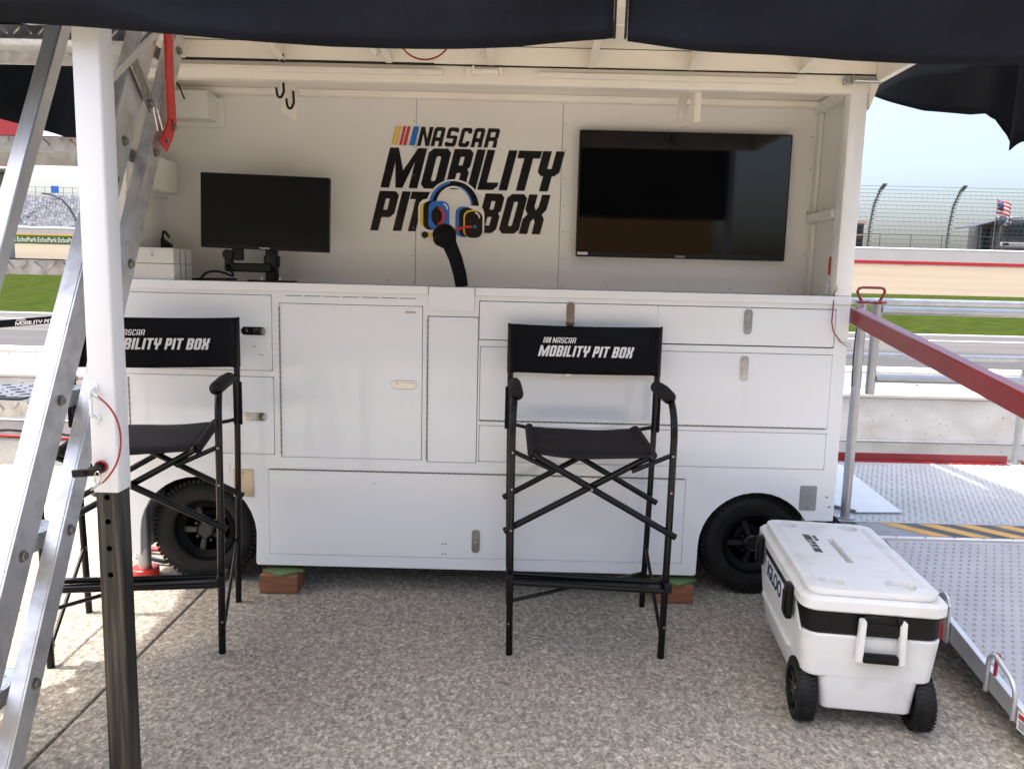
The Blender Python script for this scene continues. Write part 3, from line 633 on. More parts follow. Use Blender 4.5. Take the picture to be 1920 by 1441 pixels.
b = B(); box(b, -1.7295, 1.4995, 3.02, 3.05, 2.400, 2.4085); box(b, -1.7295, 1.4995, 2.78, 2.81, 2.385, 2.4085, .002); P('lid_stiffener', b, BOUNCEW, smooth=False)
b = B(); tube(b, [(-.385+.105*math.cos(R(t_)), 3.20, 2.405+.105*math.sin(R(t_))*.9) for t_ in range(180, 361, 12)], .0035, 6); P('red_cable_loop', b, REDM)
b = B(); tube(b, [(-.62, 3.26, 2.407), (-.60, 3.26, 2.36), (-.585, 3.26, 2.345)], .012, 8); P('drain_spout', b, BOUNCEW)
b = B(); box(b, -1.76, 1.53, YF+.051, 4.75, 2.331, 2.345, .004); P('roof', b, PAINT, smooth=False)
b = B(); hexa(b, [(1.481, YF-.02, 2.19), (1.507, YF-.02, 2.27), (1.507, YF+.05, 2.27), (1.481, YF+.05, 2.19), (1.481, YF-.02, 2.30), (1.530, YF-.02, 2.33), (1.530, YF+.05, 2.33), (1.481, YF+.05, 2.30)]); P('corner_gusset', b, BOUNCEW, smooth=False)
# electrical boxes inside left
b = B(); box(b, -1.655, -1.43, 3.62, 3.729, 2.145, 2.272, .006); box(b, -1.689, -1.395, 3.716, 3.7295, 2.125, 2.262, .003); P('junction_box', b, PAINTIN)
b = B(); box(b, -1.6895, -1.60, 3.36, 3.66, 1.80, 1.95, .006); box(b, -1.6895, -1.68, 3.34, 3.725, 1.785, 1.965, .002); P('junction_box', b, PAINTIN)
b = B(); tube(b, [(-1.50, 3.45, 2.262), (-1.50, 3.48, 2.25), (-1.53, 3.6, 2.225)], .004, 6); P('black_wire', b, GAP)
# hook brackets under the header
mx = Matrix.Translation((-1.008, 3.45, 0)) @ Matrix.Rotation(R(0), 4, 'Z')
def f1(u, v, w_): 
    p = Matrix.Rotation(R(-12), 4, 'Z') @ Vector((u, -w_, v)); return p+Vector((-1.008, 3.46, 0))
bk = P('hook_bracket', plate([[(-.045, 2.300), (.045, 2.300), (.045, 2.215), (.032, 2.215), (.036, 2.105), (-.040, 2.155), (-.032, 2.215), (-.045, 2.23)]], .004, .0008, f1), BOUNCEW)
for s, dz in ((-.018, 0), (.025, -.045)):
    b = B(); c0 = Vector((-1.008+s, 3.43, 2.275+dz)); 
    pts = [c0, c0+Vector((.004, -.005, -.05))]+[c0+Vector((.004-(.014-.014*math.cos(R(t_))), -.01-.006, -.05-.026*math.sin(R(t_)))) for t_ in range(20, 181, 20)]+[c0+Vector((-.024, -.02, -.035))]
    tube(b, pts, .0055, 8); obj('hook', b, BLACKP, bk)
b = B()
me = plate([[(0, 2.135), (.125, 2.135), (.125, 2.306), (0, 2.306)], circ(.032, 2.185, .020), circ(.085, 2.225, .018)], .004, .0005, lambda u, v, w_: Vector((.712+.352*u+w_*.93, 3.52-.936*u+w_*.35, v)))
addmesh(b, me); box(b, .759, .786, 3.398, 3.402, 2.135, 2.306, .0008)
P('hook_bracket', b, BOUNCEW, smooth=False)
# red lanyard at the right post
b = B(); tube(b, [(1.40, 3.345, 1.415), (1.397, 3.335, 1.36), (1.394, 3.33, 1.29), (1.405, 3.33, 1.25), (1.44, 3.33, 1.205)], .0028, 6)
P('red_lanyard', b, REDM)
b = B(); tube(b, [(1.44, 3.33, 1.205), (1.475, 3.33, 1.183), (1.488, 3.33, 1.19), (1.478, 3.33, 1.20), (1.44, 3.33, 1.205)], .0015, 5); tube(b, [(1.40, 3.345, 1.415), (1.415, 3.345, 1.435), (1.41, 3.345, 1.45), (1.40, 3.345, 1.415)], .0015, 5); P('wire_end', b, HINGE)
# wheels
RIMG = mat('gloss_black_rim', (0.008, 0.008, 0.009), 0.26, var=0.2, vscale=20, spec=0.5)
def wheel(cx, cz, r):
    y0 = 3.405; t = obj('wheel', lathe(B(), [(r*.50, .10), (r*.50, .19)], (cx, y0, cz), seg=32), CHASSIS, cart)
    b = B(); pr = [(r*.56, .03), (r*.60, .012), (r*.74, .0), (r*.88, .006), (r*.95, .022), (r*.978, .04), (r*.978, .16), (r*.95, .18), (r*.6, .19)]
    lathe(b, pr, (cx, y0, cz), seg=64, cap=False)
    for k in range(66):
        t_ = 2*math.pi*k/66; m_ = Matrix.Translation((cx, y0, cz)) @ Matrix.Rotation(-t_, 4, 'Y')
        box(b, -r*.034, r*.034, .014, .062, r*.90, r*.992, .002, mx=m_); box(b, -r*.030, r*.030, .07, .12, r*.96, r*1.0, 0, mx=m_ @ Matrix.Rotation(.06, 4, 'Y'))
    obj('tyre', b, RUBBER, t)
    b = B(); lathe(b, [(r*.57, .03), (r*.585, .012), (r*.56, .010), (r*.53, .022), (r*.49, .03), (r*.47, .04), (r*.43, .045), (r*.40, .085), (r*.36, .095)], (cx, y0, cz), seg=48, cap=False)
    lathe(b, [(r*.40, .094), (r*.30, .094), (r*.20, .085), (r*.17, .026), (r*.12, .018), (0.0001, .018)], (cx, y0, cz), seg=32)
    obj('rim', b, RIM, t)
    for k in range(5):
        t_ = 2*math.pi*(k+.3)/5; m_ = Matrix.Translation((cx, y0, cz)) @ Matrix.Rotation(-t_, 4, 'Y'); b = B()
        hexa(b, [m_ @ Vector(p) for p in ((-r*.045, .028, r*.15), (r*.045, .028, r*.15), (r*.045, .060, r*.15), (-r*.045, .060, r*.15), (-r*.06, .044, r*.46), (r*.06, .044, r*.46), (r*.06, .07, r*.46), (-r*.06, .07, r*.46))]); bmesh.ops.bevel(b, geom=b.edges[:], offset=.004, segments=2, affect='EDGES')
        obj('spoke', b, RIMG, t)
    b = B(); lathe(b, [(r*.50, .036), (r*.53, .022), (r*.565, .008), (r*.575, .012), (r*.56, .03)], (cx, y0, cz), seg=48, cap=False); lathe(b, [(r*.17, .05), (r*.165, .018), (r*.14, .012), (r*.125, .016), (.0001, .016)], (cx, y0, cz), seg=24)
    for k in range(5):
        t_ = 2*math.pi*(k+.8)/5; m_ = Matrix.Translation((cx, y0, cz)) @ Matrix.Rotation(-t_, 4, 'Y'); tube(b, [m_ @ Vector((0, .03, r*.22)), m_ @ Vector((0, .055, r*.22))], r*.03, 6)
    obj('rim_lip', b, RIMG, t)
wheel(-1.42, .247, .247); wheel(1.145, .247, .247)
# logo on the back wall
LY = 3.7275; LS = .000852
bx = lambda cx: -.655+(cx-160)*LS
lf = front(LY+.0004)
P('logo_lettering', lettering('', 0, 1.867, 0, .187, lf, .246, .0012, placed=[('M', bx(160), bx(368)), ('O', bx(383), bx(508)), ('B', bx(522), bx(634)), ('I', bx(648), bx(696)), ('L', bx(706), bx(814)), ('I', bx(826), bx(874)), ('T', bx(884), bx(1012)), ('Y', bx(1018), bx(1140))], sw=.225, hw=.19), PRINTK, label='black block word MOBILITY on the back wall', smooth=False)
P('logo_lettering', lettering('', 0, 1.664, 0, .187, lf, .246, .0012, placed=[('P', bx(102), bx(216)), ('I', bx(230), bx(278)), ('T', bx(284), bx(392))], sw=.225, hw=.19), PRINTK, label='black block word PIT left of the headset picture', smooth=False)
P('logo_lettering', lettering('', 0, 1.664, 0, .187, lf, .246, .0012, placed=[('B', bx(700), bx(812)), ('O', bx(828), bx(940)), ('X', bx(946), bx(1066))], sw=.225, hw=.19), PRINTK, label='black block word BOX right of the headset picture', smooth=False)
P('logo_lettering', lettering('', 0, 2.064, 0, .089, lf, .24, .0012, placed=[('N', bx(364), bx(432)), ('A', bx(440), bx(502)), ('S', bx(516), bx(578)), ('C', bx(592), bx(652)), ('A', bx(664), bx(724)), ('R', bx(738), bx(806))], sw=.2, hw=.2), PRINTK, label='black block word NASCAR at the top of the wall logo', smooth=False)
for x0, x1, m_ in ((220, 232, YEL), (238, 252, YEL), (264, 279, REDP), (286, 304, REDP), (320, 352, BLUP)):
    P('logo_stripe', plate([[(bx(x0), 2.066), (bx(x1), 2.066), (bx(x1)+.0215, 2.153), (bx(x0)+.0215, 2.153)]], .0012, 0, lf), m_, smooth=False)
# headset picture: layered flat shapes
hz = lambda cy: 1.867+(815-cy)*.000835+.0   # row of the drawing to height on the wall
hx = lambda cx: -.306+(cx-570)*.000875
def layer(polys, k, m_, nm='headset_emblem'): P(nm, plate([[(hx(x_), hz(y_)) for x_, y_ in pl] for pl in polys], .0008, 0, front(LY-.0008*k)), m_, smooth=False)
def arcc(cx, cy, rx, ry, a0, a1, n=20): return [(cx+rx*math.cos(R(a0+(a1-a0)*i/n)), cy-ry*math.sin(R(a0+(a1-a0)*i/n))) for i in range(n+1)]
HW = mat('emblem_white', (.72, .70, .67), .4, var=.02)
layer([arcc(575, 920, 152, 160, 0, 180)+arcc(575, 920, 92, 112, 180, 0)], 1, HW)
layer([rect(380, 562, 872, 1060, 50), ], 2, HW); layer([rect(572, 745, 900, 1098, 50)], 1.5, HW); layer([rect(392, 740, 1040, 1104, 20)], .9, HW) if False else None
layer([arcc(575, 920, 140, 150, 5, 175)+arcc(575, 915, 98, 118, 175, 5)], 2.6, PRINTK)
layer([arcc(575, 920, 140, 150, 100, 175)+arcc(575, 920, 122, 136, 175, 100)], 3.2, BLUP); layer([arcc(575, 918, 106, 126, 5, 70)+arcc(575, 918, 97, 117, 70, 5)], 3.2, BLUP)
layer([rect(391, 470, 890, 1040, 34)], 3.0, YEL); layer([rect(408, 500, 885, 1048, 34)], 3.6, PRINTK); layer([rect(437, 553, 884, 1050, 38)], 4.3, BLUP)
layer([circ(490, 969, 37, 28, 55)], 5.2, PRINTK); layer([arcc(490, 969, 37, 53, -80, 80)+arcc(480, 969, 32, 44, 80, -80)], 6, REDP)
layer([arcc(515, 930, 30, 34, 0, 80)+arcc(515, 930, 22, 26, 80, 0)], 5.2, HW)
layer([rect(585, 680, 912, 1085, 36)], 3.0, BLUP); layer([rect(606, 690, 918, 1082, 34)], 3.6, PRINTK); layer([rect(630, 733, 930, 1086, 38)], 4.3, YEL); layer([rect(638, 735, 938, 1088, 36)], 5.0, PRINTK)
layer([arcc(690, 975, 32, 34, 0, 80)+arcc(690, 975, 24, 26, 80, 0)], 5.7, HW)
layer([[(566, 1052), (590, 1034), (640, 1020), (680, 1018), (680, 1032), (642, 1034), (600, 1048), (572, 1066)]], 6.4, REDP); layer([rect(686, 702, 1016, 1034, 2)], 6.4, BLUP)
layer([rect(420, 470, 1068, 1090, 4)], 4.0, YEL); layer([circ(418, 1077, 19, 18)], 4.6, PRINTK)

# ------------------------------------------------------------------ things on / in the cart
tv = thing('television', 'large black flat television on the right of the cart back wall, reflecting the yard', 'television', (.79, 3.70, 1.57))
b = B(); box(b, .290, 1.288, 3.672, 3.708, 1.562, 2.147, .004); obj('bezel', b, BLACKP, tv)
b = B(); box(b, .298, 1.280, 3.6700, 3.6722, 1.584, 2.140); obj('screen', b, SCREEN, tv, smooth=False)
b = B(); box(b, .4, 1.18, 3.709, 3.729, 1.62, 2.05); obj('wall_mount', b, BLACKP, tv, smooth=False)
b = B(); box(b, .296, .345, 3.6680, 3.6698, 1.570, 1.583); obj('small_sticker', b, CARD, tv, smooth=False)
b = B(); box(b, .765, .81, 3.669, 3.6715, 1.567, 1.576, .001); obj('maker_badge', b, GREYP, tv)

mon = thing('computer_monitor', 'black computer monitor on a jointed arm at the left of the counter', 'monitor', (-1.10, 3.56, 1.404))
mxm = Matrix.Translation((-1.135, 3.5, 1.715)) @ Matrix.Rotation(R(-1.2) * -1, 4, 'Y')
b = B(); box(b, -.291, .291, -.012, .018, -.166, .166, .004, mx=mxm); obj('bezel', b, BLACKP, mon)
b = B(); box(b, -.286, .286, -.0145, -.0125, -.152, .161, mx=mxm); obj('screen', b, SCREENM, mon, smooth=False)
b = fonttext('ViewSonic', .011, .0006, lambda u, v, w_: mxm @ Vector((u, -.0128-w_, v-.159))); obj('badge', b, PRINTW, mon, smooth=False)
b = B(); box(b, -1.155, -1.105, 3.54, 3.59, 1.41, 1.60, .006); disc(b, (-1.13, 3.565, 1.50), .036, .05, 'Z'); obj('post', b, BLACKP, mon)
b = B(); box(b, -1.33, -1.12, 3.515, 3.545, 1.448, 1.488, .006); box(b, -1.335, -1.30, 3.515, 3.545, 1.45, 1.54, .006); disc(b, (-1.315, 3.53, 1.525), .024, .05); box(b, -1.30, -1.25, 3.515, 3.54, 1.50, 1.57, .004); obj('arm', b, BLACKP, mon)
addb = plate([[(-.11, -.02), (-.06, -.055), (.06, -.055), (.11, -.02), (.11, .02), (.06, .055), (-.06, .055), (-.11, .02)]], .008, .001, lambda u, v, w_: Vector((-1.13+u, 3.565+v, 1.409+w_)))
obj('base_plate', addb, BLACKP, mon)
b = B()
for x_ in (-1.17, -1.085): obj('bolt', tube(B(), [(x_, 3.54, 1.412), (x_, 3.54, 1.425)], .006, 6), CHROME, mon)
b = B(); tube(b, arc((-1.48, 3.60, 1.411), (-1.40, 3.50, 1.475), (-1.30, 3.50, 1.43), 8)+arc((-1.30, 3.50, 1.43), (-1.27, 3.5, 1.42), (-1.315, 3.5, 1.47), 5)[1:], .0055, 8); tube(b, arc((-1.50, 3.55, 1.410), (-1.38, 3.52, 1.412), (-1.29, 3.55, 1.414), 6), .005, 8)
tag(obj('power_lead', b, BLACKP, None, loc=(-1.4, 3.5, 1.404)), 'black power lead looping on the counter between cardboard box and monitor arm', 'cable')

bx_ = thing('cardboard_box', 'white cardboard carton at the left end of the counter', 'box', (-1.59, 3.45, 1.404))
b = B(); box(b, -1.684, -1.497, 3.36, 3.55, 1.4045, 1.4735, .002); obj('lower_half', b, CARD, bx_)
b = B(); box(b, -1.684, -1.497, 3.36, 3.55, 1.4755, 1.543, .002); obj('upper_half', b, CARD, bx_)
b = B()
for yy in (3.42, 3.475): box(b, -1.4968, -1.4955, yy, yy+.007, 1.41, 1.535)
obj('printed_bar', b, GREYP, bx_, smooth=False)
b = B(); addmesh(b, plate([circ(-1.590, 1.520, .0065, 16), circ(-1.590, 1.520, .0045, 16)], .0006, 0, front(3.3594))); box(b, -1.605, -1.575, 3.3590, 3.3596, 1.534, 1.536)
box(b, -1.597, -1.583, 3.3590, 3.3596, 1.506, 1.510); obj('printed_mark', b, GREYP, bx_, smooth=False)
b = B(); hexa(b, [(-1.665, 3.60, 1.404), (-1.600, 3.60, 1.404), (-1.600, 3.64, 1.404), (-1.665, 3.64, 1.404), (-1.662, 3.60, 1.60), (-1.62, 3.60, 1.57), (-1.62, 3.63, 1.57), (-1.662, 3.63, 1.60)]); tube(b, arc((-1.655, 3.61, 1.59), (-1.66, 3.61, 1.66), (-1.625, 3.61, 1.60), 8), .006, 8)
tag(obj('battery_charger', b, BLACKP, None, loc=(-1.64, 3.62, 1.404)), 'black charger with a loop of cord standing behind the cardboard carton', 'charger')

gn = thing('gooseneck_microphone', 'black cloth sleeved gooseneck microphone with fuzzy head rising in front of the headset logo', 'microphone', (-.24, 3.46, 1.404))
b = B(); tube(b, [(-.238, 3.46, 1.405), (-.248, 3.46, 1.46), (-.268, 3.455, 1.53), (-.290, 3.45, 1.58), (-.302, 3.45, 1.61)], .03, 16, rs=[.029, .030, .031, .032, .034]); obj('sleeve', b, CLOTHB, gn)
b = B(); bmesh.ops.create_icosphere(b, subdivisions=4, radius=.052, matrix=Matrix.Translation((-.318, 3.445, 1.628)))
for v in b.verts: v.co += v.normal*(.005*(rnd.random()-.3))
obj('fuzzy_head', b, CLOTHB, gn, smooth=False)

# ================================================================== DIRECTOR CHAIRS
def make_chair(loc, rz, label):
    t = thing('director_chair', label, 'chair', loc, 'tall black director chairs', rz, local=True)
    def Q(n, b, m, **k): return obj(n, b, m, t, **k)
    for s in (-1, 1):
        b = B(); pts = [(s*.294, -.23, 0), (s*.300, -.23, .5), (s*.302, -.23, .86)]+arc((s*.302, -.23, .86), (s*.300, -.225, 1.005), (s*.294, -.10, 1.012), 8)[1:]+[(s*.300, .16, 1.005), (s*.308, .235, 1.0)]
        tube(b, pts, .0135, 12)
        Q('front_leg', b, BLACKM)
        b = B(); tube(b, [(s*.300, .245, 0), (s*.310, .238, .5), (s*.316, .232, 1.0), (s*.318, .238, 1.245)], .0130, 12); Q('rear_leg', b, BLACKM)
        b = B(); tube(b, [(s*.289, -.175, .998), (s*.289, -.165, 1.010), (s*.294, -.02, 1.014), (s*.297, .13, 1.010), (s*.298, .14, 1.0)], .026, 16, rs=[.020, .026, .027, .026, .02]); Q('armrest_pad', b, CLOTHS)
        b = B(); box(b, s*.318-.018, s*.318+.018, .222, .229, .80, .985, .003); Q('hanging_sleeve', b, CLOTHB)
        b = B(); tube(b, [(s*.294, -.228, .80), (s*.15, -.226, .735)], .009, 10); Q('front_link', b, BLACKM)
        b = B(); tube(b, [(s*.312, .232, .822), (s*.225, .225, .806)], .008, 10); Q('rear_link', b, BLACKM)
        b = B(); tube(b, [(s*.296, -.212, .072), (s*.301, .215, .285)], .0075, 10); tube(b, [(s*.301, .212, .285), (s*.301, .232, .285)], .012, 10); tube(b, [(s*.296, -.225, .072), (s*.296, -.205, .072)], .012, 10); Q('side_brace', b, BLACKM)
        b = B(); tube(b, [(s*.222, -.225, .797), (s*.226, .235, .812)], .0125, 12); Q('seat_rail', b, BLACKM)
    for s in (-1, 1):
        yo = -.236 if s == 1 else -.212
        b = B(); tube(b, [(-s*.222, -.235, .797), (-s*.19, yo, .775), (s*.325, yo, .487)], .0125, 12); Q('cross_brace', b, BLACKM)
        yo = .205 if s == 1 else .232
        b = B(); tube(b, [(-s*.224, yo, .810), (s*.335, yo, .492)], .0125, 12); Q('cross_brace', b, BLACKM)
    # footrest: two tubes in end brackets
    b = B(); tube(b, [(-.302, -.262, .305), (.302, -.262, .283)], .0115, 12); tube(b, [(-.302, -.195, .312), (.302, -.195, .290)], .0115, 12); box(b, -.30, .30, -.25, -.207, .292, .297, mx=Matrix.Rotation(R(1.05), 4, 'Y'))
    for s in (-1, 1): box(b, s*.300-.014, s*.300+.014, -.278, -.178, .285-s*.006, .328-s*.010, .003)
    Q('footrest', b, BLACKM)
    b = B(); tube(b, [(-.285, -.222, .215), (-.02, -.20, .275)], .0075, 10); Q('footrest_stay', b, BLACKM)
    b = B(); tube(b, [(-.295, .24, .23), (.295, .24, .19)], .0075, 10) if False else tube(b, [(.285, .232, .16), (.02, -.19, .272)], .007, 10); Q('footrest_stay', b, BLACKM)
    b = B()
    for s in (-1, 1):
        for z_, y_ in ((.80, -.2445), (.66, -.2445), (.50, -.2445), (.13, -.2445)): tube(b, [(s*.299, y_, z_), (s*.299, y_-.002, z_)], .0045, 8)
    tube(b, [(-.0, -.2505, .667), (-.0, -.253, .667)], .005, 8); Q('rivets', b, HINGE, kind='stuff')
    # seat cloth with sag and side sleeves
    b = B(); nx, ny = 22, 12; V = []
    for j in range(ny+1):
        row = []
        for i in range(nx+1):
            u = i/nx*2-1; v_ = j/ny; x_ = u*(.236+.004*v_); y_ = -.228+.44*v_
            e_ = abs(u); z_ = .802+.008*v_
            if e_ < .88: z_ += .005 - .009*(1-(e_/.88)**2) + .0015*math.sin(v_*9+u*5)
            else: z_ += .005 - .022*((e_-.88)/.12)**2
            if j == 0: z_ -= .006
            row.append(b.verts.new((x_, y_, z_)))
        V.append(row)
    for j in range(ny):
        for i in range(nx): b.faces.new((V[j][i], V[j][i+1], V[j+1][i+1], V[j+1][i]))
    # front and rear hems hang
    for jj, dy in ((0, -.004), (ny, .004)):
        low = [b.verts.new((v.co.x*.985, v.co.y+dy, v.co.z-.012+.004*abs(v.co.x/.236)**2)) for v in V[jj]]
        for i in range(nx): b.faces.new((V[jj][i], V[jj][i+1], low[i+1], low[i]) if jj else (low[i], low[i+1], V[jj][i+1], V[jj][i]))
    Q('seat', b, CLOTHS, solid=.004, ang=70)
    for s in (-1, 1): Q('seat_sleeve', tube(B(), [(s*.226, -.222, .797), (s*.230, .21, .812)], .018, 14), CLOTHS)
    # back cloth wrapped round posts
    b = B(); nx, nz = 34, 10; V = []
    for j in range(nz+1):
        row = []
        for i in range(nx+1):
            u = i/nx*2-1; v_ = j/nz; x_ = u*.330; z_ = 1.046+.207*v_ + (.004*(abs(u)**6) if j == nz else 0) - (.004*(1-u*u) if j == nz else 0) + (-.004 if j == 0 else 0)*(1-u*u)
            y_ = .238 + .012*(1-u**8) - .028*(1 if abs(u) > .9 else 0)*math.sqrt(max(0, 1-((abs(u)-.95)/.05)**2)) + .0025*math.sin(u*9+v_*4)*(1-abs(u))
            row.append(b.verts.new((x_, y_, z_)))
        V.append(row)
    for j in range(nz):
        for i in range(nx): b.faces.new((V[j][i], V[j][i+1], V[j+1][i+1], V[j+1][i]))
    bc = Q('back_rest', b, CLOTHB, solid=.004, ang=70)
    ff = lambda u, v, w_: Vector((u, .2365+.0005-w_, v))
    obj('printed_lettering', lettering('MOBILITY PIT BOX', -.200, 1.119, .402, .047, ff, .25, .0016, sw=.21, gap=.10), PRINTW, bc, smooth=False)
    b = lettering('NASCAR', -.140, 1.177, .098, .024, ff, .25, .0016, sw=.15, hw=.14, gap=.13)
    for k, (a0, w0) in enumerate(((-.180, .003), (-.175, .003), (-.169, .004), (-.163, .004), (-.156, .007))):
        addmesh(b, plate([[(a0, 1.177), (a0+w0, 1.177), (a0+w0+.006, 1.201), (a0+.006, 1.201)]], .0016, 0, ff))
    obj('printed_lettering', b, PRINTW, bc, smooth=False)
    return t
ch0 = make_chair((.308, 3.008, 0), 0.0, 'tall black director chair standing squarely before the drawers, fully in view')
copy_tree(ch0, (-1.421, 2.887, 0), R(13.5), 'tall black director chair half hidden behind the white pole and ladder')

# ================================================================== BLOCKS, JACK STAND, HOSES
for (x0, x1, y0, y1, lb, pl) in ((-1.125, -.955, 3.29, 3.42, 'reddish wooden block under the cart by the left chair', 'green plastic pad on the left wooden block'), (.680, .848, 3.29, 3.42, 'reddish wooden block under the cart behind the right chair', 'green plastic pad on the right wooden block')):
    b = B(); box(b, x0, x1, y0, y1, .001, .088, .003); tag(obj('wood_block', b, WOOD, None, loc=((x0+x1)/2, (y0+y1)/2, 0)), lb, 'block', 'wooden blocks under the cart')
    cx, cy = (x0+x1)/2+.01, (y0+y1)/2-.015; q = .095
    b = B(); addmesh(b, plate([[(cx-q, cy), (cx, cy-q*.72), (cx+q, cy), (cx, cy+q*.72)]], .008, .001, lambda u, v, w_: Vector((u, v, .0935+w_))));
    tag(obj('jack_pad', b, GREENPL, None, loc=(cx, cy, .089)), pl, 'pad', 'green pads on the wooden blocks')
    b = B(); tube(b, [(cx, cy+.05, .099), (cx, cy+.05, .14)], .022, 16); obj('jack_foot', b, CHASSIS, cart)
jk = thing('jack_stand', 'grey jack leg standing in a round red cup beside the left wheel', 'jack', (-1.722, 3.45, 0))
b = B(); tube(b, [(-1.722, 3.45, .02), (-1.722, 3.45, .6)], .030, 20); obj('leg', b, GALV, jk)
b = B(); lathe(b, [(.0001, .012), (.034, .012), (.034, .045), (.056, .052), (.062, .047), (.064, .004), (.0001, .004)], (-1.722, 3.45, 0), 'Z', 28); obj('cup', b, REDPL, jk)
def coil(name, m, cx, cy, z0, r0, n, lb, rr=.011):
    pts = []
    for k in range(n*20+1):
        t_ = k/20*2*math.pi; pts.append((cx+(r0+.012*math.sin(t_*.37))*math.cos(t_), cy+(r0*.8)*math.sin(t_), z0+k/(n*20)*n*.019))
    return tag(obj(name, tube(B(), pts, rr, 8), m, None, loc=(cx, cy, 0)), lb, 'hose')
coil('coiled_hose', HOSEB, -1.78, 3.95, .045, .20, 4, 'dark blue hose coiled on the ground behind the jack leg')
coil('coiled_hose', HOSER, -1.76, 3.93, .013, .23, 1, 'red hose loop lying under the blue coil behind the jack leg', .013)
b = B(); tube(b, [(-1.72, 3.75, .012), (-1.62, 3.62, .012), (-1.50, 3.64, .012), (-1.40, 3.75, .012)], .007, 8); tag(obj('loose_cable', b, HOSEB, None, loc=(-1.5, 3.65, 0)), 'thin dark cable trailing from the hose coil behind the left wheel', 'cable')
b = B(); tube(b, [(-1.90, 3.70, .03), (-1.80, 3.62, .03), (-1.70, 3.60, .02), (-1.58, 3.66, .012)], .012, 8); tag(obj('loose_cable', b, BLACKP, None, loc=(-1.7, 3.65, 0)), 'thick black cable lying beside the red jack cup', 'cable')

# ================================================================== WHITE SUPPORT POLE
pl = thing('support_pole', 'white telescoping square pole with bare steel lower tube, nearest on the left', 'pole', (-.96, 1.78, 0))
b = B(); box(b, -.991, -.929, 1.75, 1.812, .905, 2.25, .006, seg=3); obj('outer_tube', b, POLEW, pl)
me = plate([[(-.985, 0), (-.934, 0), (-.934, 1.2), (-.985, 1.2)]]+[circ(-.961, z_, .0072, 16) for z_ in (.893, .833, .766, .700)], .004, .0002, front(1.756+.002))
b = B(); addmesh(b, me); box(b, -.9875, -.9845, 1.757, 1.806, 0, 1.2, .001); box(b, -.9345, -.9315, 1.757, 1.806, 0, 1.2, .001); box(b, -.985, -.934, 1.803, 1.806, 0, 1.2); box(b, -.983, -.936, 1.790, 1.7905, .01, 1.19, mi=1)
obj('inner_tube', b, [STEEL, GAP], pl)
b = B(); box(b, -1.03, -.89, 1.71, 1.85, 0, .01, .002); obj('foot_plate', b, STEEL, pl)
b = B(); tube(b, arc((-.9745, 1.748, 1.160), (-.974, 1.715, 1.155), (-.973, 1.728, 1.135), 6)+[(-.973, 1.728, 1.11)]+arc((-.973, 1.728, 1.11), (-.973, 1.72, 1.095), (-.972, 1.748, 1.088), 6)[1:], .0045, 10); disc(b, (-.9745, 1.747, 1.162), .010, .006); disc(b, (-.972, 1.747, 1.085), .010, .006); obj('pull_handle', b, POLEW, pl)
b = B(); lathe(b, [(.0155, 0), (.0155, .006), (.011, .006), (.011, 0)], (-.966, 1.743, .970), 'Y', 20); obj('red_collar', b, REDM, pl)
b = B(); tube(b, [(-.966, 1.745, .968), (-.975, 1.715, .965)], .0105, 14); beam(b, (-1.012, 1.706, .962), (-.948, 1.712, .968), .018, .007, (0, 0, 1), .002); disc(b, (-.984, 1.700, .963), .006, .006, mi=1); obj('locking_pin', b, [BLACKP, CHROME], pl)
b = B(); tube(b, [(-.953+.007*math.cos(R(t_)), 1.706, .955+.014*math.sin(R(t_))) for t_ in range(0, 360, 20)], .0014, 6, closed=True); tube(b, [(-.967, 1.70, .925), (-.945, 1.70, .940), (-.940, 1.70, .945), (-.955, 1.70, .938), (-.967, 1.70, .925)], .0012, 5); obj('split_ring', b, CHROME, pl)
lan = arc((-.960, 1.735, 1.140), (-.893, 1.72, 1.10), (-.905, 1.72, 1.02), 12)+arc((-.905, 1.72, 1.02), (-.908, 1.71, .975), (-.942, 1.705, .943), 10)[1:]
b = B(); tube(b, lan, .0023, 8); obj('red_lanyard', b, REDM, pl)
b = B(); tube(b, [(-.985, 1.733, 1.150), (-.960, 1.735, 1.138), (-.953, 1.733, 1.132)], .0026, 6); obj('lanyard_crimp', b, CHROME, pl)

# ================================================================== FOLDING LADDER STAIR
ld = thing('folding_ladder', 'aluminium folding ladder stair with diamond plate treads leaning at the left edge', 'ladder', (-1.7, 1.7, 0))
SL = .532  # run per metre of height
def on3(z_): return 1.583+SL*z_       # rear rail centre line
def on2(z_): return 1.383+SL*z_
def rail(xr, fy, z0, z1, wdt, thk, m_, nm):
    """channel rail: front flange and web"""
    b = B(); d = Vector((0, SL, 1)).normalized(); n = Vector((0, -1, SL)).normalized()
    p0, p1 = Vector((xr, fy(z0), z0)), Vector((xr, fy(z1), z1))
    # web (faces +X)
    beam(b, p0+n*0+Vector((-.003, 0, 0)), p1+Vector((-.003, 0, 0)), .006, wdt, (1, 0, 0), .001)
    # flanges
    beam(b, p0+n*(wdt/2-.003)+Vector((-thk/2-.0065, 0, 0)), p1+n*(wdt/2-.003)+Vector((-thk/2-.0065, 0, 0)), thk, .006, (1, 0, 0), .001)
    beam(b, p0-n*(wdt/2-.003)+Vector((-thk/2-.0065, 0, 0)), p1-n*(wdt/2-.003)+Vector((-thk/2-.0065, 0, 0)), thk, .006, (1, 0, 0), .001)
    return obj(nm, b, m_, ld)
XR = -1.185
rail(XR, on3, 0.0, 2.26, .062, .036, ALUW, 'rear_rail'); rail(XR, on2, 0.0, 2.26, .085, .045, ALUW, 'front_rail')
rail(XR-1.0, on3, 0.0, 2.26, .062, .036, ALUW, 'rear_rail'); rail(XR-1.0, on2, 0.0, 2.26, .085, .045, ALUW, 'front_rail')
